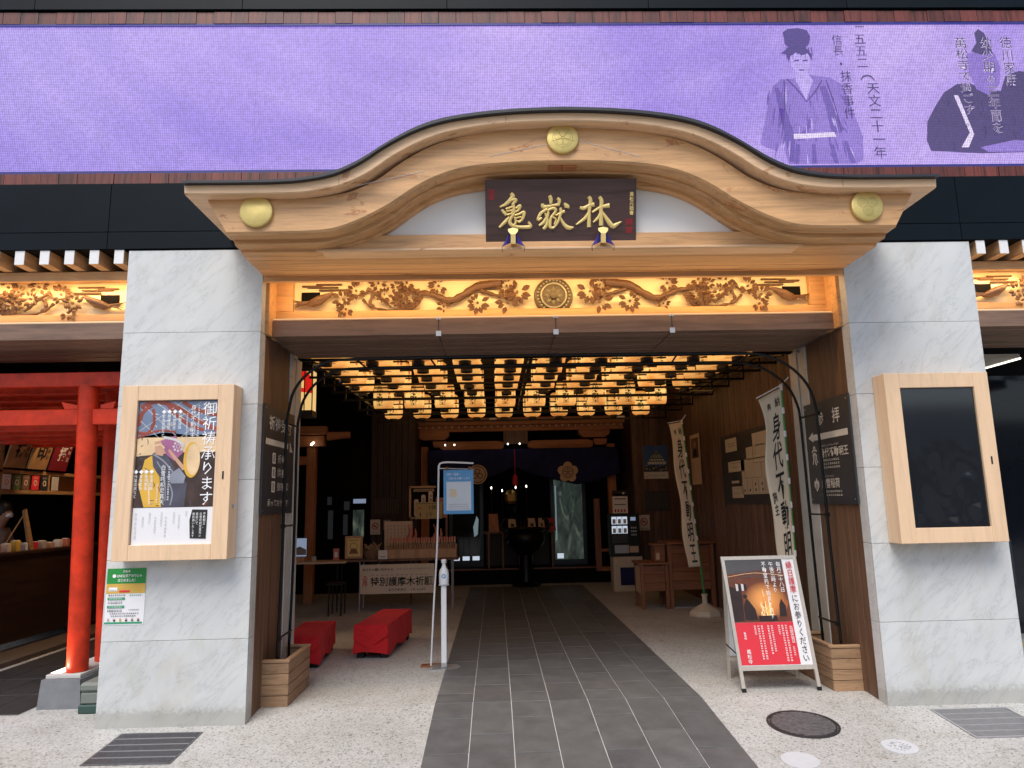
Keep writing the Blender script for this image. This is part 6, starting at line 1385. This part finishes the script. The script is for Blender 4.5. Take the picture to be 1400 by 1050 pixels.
ap([(.66, .45), (.76, .45), (.77, .55), (.72, .62), (.68, .56)], 'fire_dark', -.002); ap([(.36, .41), (.62, .41), (.62, .46), (.36, .46)], 'fire_dark', -.002)
part('photograph', m_, t)
m_ = MB(); ap([(0, .006), (.83, .006), (.83, .398), (0, .398)], 'poster_red', -.004); part('red_panel', m_, t)
m_ = MB()
def at_(s_, x0, y0, x1, y1, mat, bold=0): fr.text(m_, s_, (.0285+.596*x0, .2005+.854*y0, .0285+.596*x1, .2005+.854*y1), mat, True, 0, bold)
at_('縁日護摩', .875, .67, .965, .975, 'ink_red', .006); at_('にお参りください', .875, .03, .965, .65, 'ink', .0)
at_('毎月二十八日', .735, .68, .80, .975, 'white_ink', .006); at_('午後三時より', .63, .68, .695, .975, 'white_ink', .006); at_('不動堂内で始まります', .525, .43, .585, .975, 'white_ink', .006)
at_('亀岳林', .10, .24, .135, .31, 'white_ink', .01); at_('萬松寺', .10, .02, .16, .15, 'white_ink', .006); at_('永代供養申込受付中', .76, .20, .81, .36, 'white_ink', .01)
for x, y0, y1 in ((.70, .03, .37), (.65, .03, .37), (.60, .28, .37), (.50, .12, .37), (.45, .10, .37), (.36, .05, .37), (.31, .05, .37), (.26, .28, .37), (.76, .08, .17)): fr.marks(m_, (.0285+.596*x, .2005+.854*y0, .0285+.596*(x+.028), .2005+.854*y1), 'white_ink', True, int(40*(y1-y0))+2, 0)
part('lettering', m_, t)

# ground fittings
def on_slope(o, y): o.rotation_euler = (slope, 0, o.rotation_euler.z)
def grating(x0, x1, y0, y1, sk, lab, bar, solid):
    cy = (y0+y1)/2; t = thing('drain_grating', lab, 'drain grating', ((x0+x1)/2, cy, gz(cy)), group='drain gratings'); t.rotation_euler = (slope, 0, sk); W2, L2 = (x1-x0)/2, (y1-y0)/2
    part('pit', MB().box(-W2+.004, -L2+.004, .001, W2-.004, L2-.004, .003, 'black'), t, False)
    fm = MB(); fm.box(-W2, -L2, .003, W2, -L2+.012, .008, bar); fm.box(-W2, L2-.012, .003, W2, L2, .008, bar); fm.box(-W2, -L2+.012, .003, -W2+.012, L2-.012, .008, bar); fm.box(W2-.012, -L2+.012, .003, W2, L2-.012, .008, bar); part('frame', fm, t, False)
    n = 5; rb = MB().box(-W2+.012, 0, .0035, W2-.012, .006, .0085, 'grate_bar').mesh('cross_bar')
    for k in range(1, n): piece('cross_bar', rb, t, (0, -L2+k*2*L2/n, 0))
    nb = 42; sb = MB().box(0, -L2+.012, .0032, .0065, L2-.012, .0075, solid).mesh('bearing_bar')
    for k in range(nb): piece('bearing_bar', sb, t, (-W2+.014+k*(2*W2-.03)/nb, 0, 0))
grating(-3.29, -2.70, -.62, -.115, R(-1), 'dark slotted drain grating in the ground before the left pillar', 'grate_metal', 'grate_metal')
grating(2.70, 3.28, -.60, -.09, 0, 'grey slotted drain grating in the ground before the right pillar', 'grate_bar', 'grate_bar')
t = thing('manhole_cover', 'round dark iron manhole cover in the ground before the folding sign', 'manhole cover', (1.65, -.28, gz(-.28))); t.rotation_euler = (slope, 0, 0)
part('rim', MB().lathe([(.232, .0005), (.25, .001), (.25, .006), (.232, .006)], (0, 0, 0), 'cast_iron', 40, 'z', True), t, False); part('lid', MB().lathe([(.229, .001), (.229, .005), (.001, .005)], (0, 0, 0), 'cast_iron', 40), t, False)
sb = MB()
for k in range(-8, 9):
    y = k*.025; h_ = math.sqrt(max(0, .215**2-y*y)); sb.box(-h_, y-.008, .005, h_, y+.008, .0085, 'cast_light')
stuff_part(part('ribs', sb, t, False))
for x, y, r, lab, pat in ((2.12, -.69, .112, 'white metal disc with a dark worn pattern set in the ground, rightmost', 1), (1.385, -.84, .118, 'plain pale disc set in the ground below the manhole cover', 0)):
    t = thing('ground_disc', lab, 'ground marker', (x, y, gz(y)), group='discs set in the ground'); t.rotation_euler = (slope, 0, 0); part('plate', MB().lathe([(r, .0005), (r, .005), (.001, .005)], (0, 0, 0), 'disc_white', 32), t, False)
    if pat:
        m_ = MB(); q = random.Random(5)
        for k in range(70):
            a = q.random()*6.28; d = q.random()**.6*r*.62; e_ = q.uniform(.002, .005); m_.box(d*math.cos(a)-e_, d*math.sin(a)-e_, .005, d*math.cos(a)+e_, d*math.sin(a)+e_, .0056, 'ink_grey')
        stuff_part(part('worn_marks', m_, t, False))

# ================================================================ LEFT BAY: red gates and shop
gt = thing('torii_gate', 'vermilion wooden gate at the left edge, nearest of the row, on a grey stone base', 'torii gate', (-4.9, .62, 0), group='row of vermilion gates')
def ppp(mb, s=1): return mb
part('post', MB().tube([(-4.045, .62, .27), (-4.135, .62, 2.68)], .082, 'vermilion', 24), gt, sm=60)
part('top_beam', MB().box(-6.2, .55, 2.665, -3.56, .69, 2.79, 'vermilion', .006), gt)
part('tie_beam', MB().box(-6.1, .575, 2.325, -3.7, .665, 2.465, 'vermilion', .006), gt)
for s, x in ((-1, -4.22), (1, -4.02)): part('wedge', MB().prism([(x-.09 if s < 0 else x+.02, 2.468), (x+.02 if s < 0 else x+.13, 2.468), (x+.02 if s < 0 else x+.15, 2.50 if s < 0 else 2.53), (x-.12 if s < 0 else x+.02, 2.53 if s < 0 else 2.50)], .58, .66, 'vermilion'), gt)
for k in range(1, 6): dup(gt, (-4.9, .62+k*.42, 0), 'vermilion wooden gate in the left passage, %s from the street' % ORD[k])
part('post', MB().tube([(-5.95, .62, 0), (-5.86, .62, 2.68)], .082, 'vermilion', 24), gt, sm=60)
t = thing('stone_plinth', 'long grey stone plinth with pale capping under the vermilion gate posts', 'plinth', (-4.09, 1.8, 0))
part('block', MB().prism([(-4.265, 0), (-3.915, 0), (-3.935, .235), (-4.245, .235)], .47, 3.3, 'stone_grey'), t); part('capping', MB().box(-4.23, .50, .236, -3.95, 3.3, .268, 'stone_cap', .004), t)
part('uplight', MB().box(-4.225, .56, .2685, -4.14, .80, .272, 'strip_white'), t)
ld = bpy.data.lights.new('uplight', 'AREA'); ld.size = .12; ld.energy = 1.6; ld.color = (1, .8, .55); lo = bpy.data.objects.new('uplight', ld); COL.objects.link(lo); lo.location = (-4.2, .50, .30); lo.rotation_euler = (R(180+12), R(8), 0)
t = thing('storage_bin', 'grey and green stacked plastic tub tucked behind the left pillar', 'tub', (-3.72, .42, 0)); part('lower_tub', MB().box(-3.85, .31, F0, -3.58, .55, .075, 'bin_green', .01), t); part('upper_tub', MB().box(-3.84, .32, .078, -3.59, .54, .165, 'bin_grey', .01), t); part('lid', MB().box(-3.85, .31, .168, -3.58, .55, .24, 'bin_grey', .02), t)

ct = thing('shop_counter', 'dark wooden shop counter in the left passage beyond the gates', 'counter', (-6.2, 3.4, 0))
part('front', MB().box(-6.05, 1.6, .15, -6.0, 5.4, 1.10, 'counter_dark'), ct); part('top', MB().box(-6.6, 1.6, 1.102, -5.98, 5.4, 1.14, 'counter_dark', .004), ct); part('step', MB().box(-6.1, 1.6, 0, -5.62, 5.4, .06, 'step_dark', .004), ct)
part('corner_post', MB().box(-6.08, 2.28, 1.14, -6.0, 2.36, 3.0, 'shop_wood', .004), ct)
part('back_wall', MB().box(-7.4, 1.6, 0, -7.35, 5.4, 3.6, 'dark_room'), ct)
shf = thing('shop_shelf', 'pale wooden shelf rail of postcards over the shop counter', 'shelf', (-6, 3.4, 1.8))
part('board', MB().box(-6.12, 1.8, 2.02, -6.0, 5.2, 2.06, 'shop_wood', .003), shf); part('board', MB().box(-6.12, 1.8, 1.79, -5.98, 5.2, 1.83, 'shop_wood', .003), shf); part('back', MB().box(-6.13, 1.8, 1.83, -6.12, 5.2, 2.02, 'shop_wood'), shf)
for y in (2.30, 3.18, 4.2): part('divider', MB().box(-6.12, y, 1.83, -6.0, y+.03, 2.02, 'shop_wood'), shf)
for k, (y, mt_, lb) in enumerate(((2.36, 'paper', 'white postcard, leftmost on the shop shelf rail'), (2.53, 'fern_green', 'green and cream postcard on the shop shelf rail'), (2.69, 'wallboard', 'dark brown postcard between the green and the red one'), (2.86, 'poster_red', 'bright red postcard on the shop shelf rail'), (3.03, 'grey_metal_door', 'dark grey patterned postcard beside the red one'), (3.24, 'stone_cap', 'grey card behind the divider on the shop shelf'))):
    fr = Frame((-6.0+.005, y, 1.84), (0, 1, 0)); fr.n = Vector((1, 0, 0)); m_ = MB(); fr.rect(m_, 0, 0, .135, .165, mt_, 0, .004); fr.ring(m_, .067, .08, .02, .035, 'paper_cream' if mt_ != 'paper' else 'ph_yellow', .002, 10); fr.marks(m_, (.03, .13, .11, .15), 'paper_cream' if mt_ != 'paper' else 'ink_grey', n=4)
    solo('postcard', m_, lb, 'postcard', 'postcards on the shop rail')
for k, (y, mt_, s_, im, lb) in enumerate(((2.33, 'sign_wood', '祷', 'ink', 'hanging wooden price board with black lettering at the left edge of the shop'), (2.72, 'sign_wood', '印', 'ink', 'hanging wooden board with a black seal lettering in the middle of the shop'), (3.12, 'poster_maroon', '授', 'paper', 'hanging maroon board with white lettering beside the red gate post'))):
    t = thing('shop_board', lb, 'sign', (-6, y, 2.1), group='hanging shop boards'); fr = Frame((-5.97, y, 2.08), (0, 1, 0), (.25, 0, 1)); fr.n = fr.r.cross(fr.u); m_ = MB(); fr.rect(m_, 0, 0, .34, .5, mt_, 0, .02); part('board', m_, t); m_ = MB(); fr.text(m_, s_, (.09, .12, .25, .30), im, d=.004, bold=.03); fr.marks(m_, (.26, .1, .31, .34), im, True, 3, .004); part('lettering', m_, t)
q = random.Random(11)
for k in range(9):
    y = 2.45+k*.16; c_ = ('stick_pink', 'paper_cream', 'ph_yellow', 'paper', 'poster_red', 'shirt', 'ph_skin', 'paper', 'stick_pink')[k]
    m_ = MB(); h_ = q.uniform(.05, .12); m_.box(-6.12, y, 1.142, -6.04, y+.07, 1.142+h_, c_, .004); m_.box(-6.11, y+.01, 1.1425+h_, -6.05, y+.06, 1.15+h_, 'paper', .002)
    solo('amulet_box', m_, 'small box of charms on the shop counter, %s from the left edge' % ORD[k], 'box', 'charm boxes on the counter')
sl = thing('shop_spotlight', 'small warm spotlight over the shop shelf in the left passage', 'lamp', (-5.6, 3.0, 3.2)); part('housing', MB().lathe([(.04, 0), (.05, .02), (.05, .10), (.02, .12)], (-5.6, 3.0, 3.2), 'black', 12), sl); part('bulb', MB().lathe([(.03, -.004), (.001, -.006)], (-5.6, 3.0, 3.2), 'lamp_white', 10), sl); part('stem', MB().tube([(-5.6, 3.0, 3.3), (-5.6, 3.0, 3.62)], .01, 'black', 5), sl)
ld = bpy.data.lights.new('shop_light', 'AREA'); ld.size = .3; ld.energy = 24; ld.color = (1, .66, .36); lo = bpy.data.objects.new('shop_light', ld); COL.objects.link(lo); lo.location = (-5.4, 3.0, 3.1); lo.rotation_euler = (0, R(-32), 0)
t = thing('easel_frame', 'narrow wooden easel with a slanting board on the shop counter', 'easel', (-6.05, 3.0, 1.14)); part('board', MB().add([(-6.02, 2.98, 1.145), (-6.02, 3.06, 1.145), (-6.06, 2.92, 1.62), (-6.06, 2.88, 1.60), (-6.05, 2.98, 1.145), (-6.05, 3.06, 1.145), (-6.09, 2.92, 1.62), (-6.09, 2.88, 1.60)], [(0, 1, 2, 3), (4, 7, 6, 5), (0, 4, 5, 1), (3, 2, 6, 7), (0, 3, 7, 4), (1, 5, 6, 2)], 'shop_wood'), t); part('leg', MB().tube([(-6.08, 2.90, 1.55), (-6.2, 2.75, 1.15)], .008, 'shop_wood', 5), t)

# shop attendant behind the counter (dim)
pr = thing('person', 'attendant in a beige top and white mask leaning over the shop counter', 'person', (-6.75, 3.25, 0))
def skin_body(chains, name, mat, parent, sub=1):
    V, E_, Rr = [], [], []
    def add(p, r):
        for i, v in enumerate(V):
            if (Vector(v)-Vector(p)).length < 1e-4: return i
        V.append(p); Rr.append(r); return len(V)-1
    for ch in chains:
        ids = [add(p, r) for *p, r in [(*c_[:3], c_[3]) for c_ in ch]]
        for a, b_ in zip(ids, ids[1:]): E_.append((a, b_))
    me = bpy.data.meshes.new(name); me.from_pydata([tuple(v) for v in V], E_, []); me.materials.append(MATS[mat])
    o = bpy.data.objects.new(name, me); COL.objects.link(o); sk = o.modifiers.new('skin', 'SKIN'); 
    for i, r in enumerate(Rr): me.skin_vertices[0].data[i].radius = (r, r)
    me.skin_vertices[0].data[0].use_root = True
    sb_ = o.modifiers.new('sub', 'SUBSURF'); sb_.levels = 2; sb_.render_levels = 2
    ev = bpy.data.meshes.new_from_object(o.evaluated_get(bpy.context.evaluated_depsgraph_get())); ev.materials.clear(); ev.materials.append(MATS[mat]); bpy.data.objects.remove(o)
    o = bpy.data.objects.new(name, ev); link(o, parent); smooth(o, 180); return o
me_ok = True
try:
    B = skin_body([[(0, 0, .95, .14), (0, 0, 1.1, .13), (.08, 0, 1.28, .15), (.14, 0, 1.38, .10), (.17, 0, 1.45, .05), (.20, 0, 1.53, .085), (.22, 0, 1.60, .09), (.21, 0, 1.66, .07)],
        [(.08, 0, 1.28, .15), (.12, .17, 1.34, .07), (.18, .22, 1.14, .045), (.46, .16, 1.19, .033), (.54, .13, 1.20, .03), (.60, .12, 1.19, .02)],
        [(.08, 0, 1.28, .15), (.12, -.17, 1.34, .07), (.20, -.24, 1.14, .045), (.47, -.10, 1.19, .033), (.55, -.07, 1.20, .03), (.61, -.05, 1.19, .02)],
        [(0, 0, .95, .14), (0, .09, .85, .10), (0, .10, .5, .07), (0, .10, .08, .05), (.12, .1, .04, .04)], [(0, 0, .95, .14), (0, -.09, .85, .10), (0, -.10, .5, .07), (0, -.10, .08, .05), (.12, -.1, .04, .04)]], 'body', 'skin', pr)
    part('shirt', MB().lathe([(.17, 0), (.185, .12), (.20, .28), (.19, .38), (.12, .44), (.07, .46)], (.06, 0, .98), 'shirt', 20), pr, False, 60)
    part('hair', MB().lathe([(.085, -.04), (.105, .02), (.10, .08), (.06, .125), (.005, .14)], (.19, 0, 1.59), 'hair', 16), pr, False, 60)
    part('mask', MB().lathe([(.03, 0), (.055, .015), (.05, .05), (.02, .065)], (.265, 0, 1.52), 'white_paint', 12), pr, False, 60)
    for s in (-1, 1): part('sleeve', MB().tube([(.10, s*.15, 1.36), (.19, s*.23, 1.14), (.30, s*.20, 1.16)], [.085, .065, .055], 'shirt', 12), pr, False, 60)
except Exception as ex: print('person', ex)

# ================================================================ RIGHT BAY: dark glazed room
t = thing('glazed_shopfront', 'dark glazed shopfront at the right edge with small lamp reflections', 'shopfront', (5, 2.4, 0))
part('glazing', MB().box(3.9, 2.5, 0, 7.5, 2.54, 2.95, 'glass_dark'), t)
part('side_wall', MB().box(3.545, 1.22, 0, 3.6, 2.5, 2.95, 'dark_room'), t)
part('pale_soffit', MB().prism([(3.6, 1.13), (4.72, 1.13), (4.74, 2.45), (3.6, 2.45)], 2.90, 2.94, 'beige_panel', 'xy'), t)
part('light_strip', MB().tube([(4.72, 1.13, 2.895), (4.74, 2.45, 2.895)], .010, 'strip_white', 6), t)
for x, y, z in ((4.35, 2.48, 2.78), (4.2, 2.48, 2.48), (4.45, 2.48, 2.2), (4.22, 2.48, 2.2)): part('lamp_reflection', MB().box(x, y, z, x+.07, y+.01, z+.008, 'painted_reflection'), t)  # lamp reflections painted as small glowing bars before the glass
part('door_frame', MB().box(4.50, 2.44, 1.15, 4.53, 2.49, 2.2, 'grey_metal_door').box(4.50, 2.44, 2.2, 5.3, 2.49, 2.24, 'grey_metal_door'), t)
part('cabinet_panel', MB().box(4.36, 2.40, .55, 5.3, 2.46, 1.05, 'grey_metal_door'), t)
for x in (4.43, 4.52): part('handle', MB().box(x, 2.38, .86, x+.05, 2.40, .93, 'steel'), t)
part('floor_edge', MB().box(4.2, 1.9, F0, 7.5, 1.95, F0+.02, 'sign_yellow'), t)
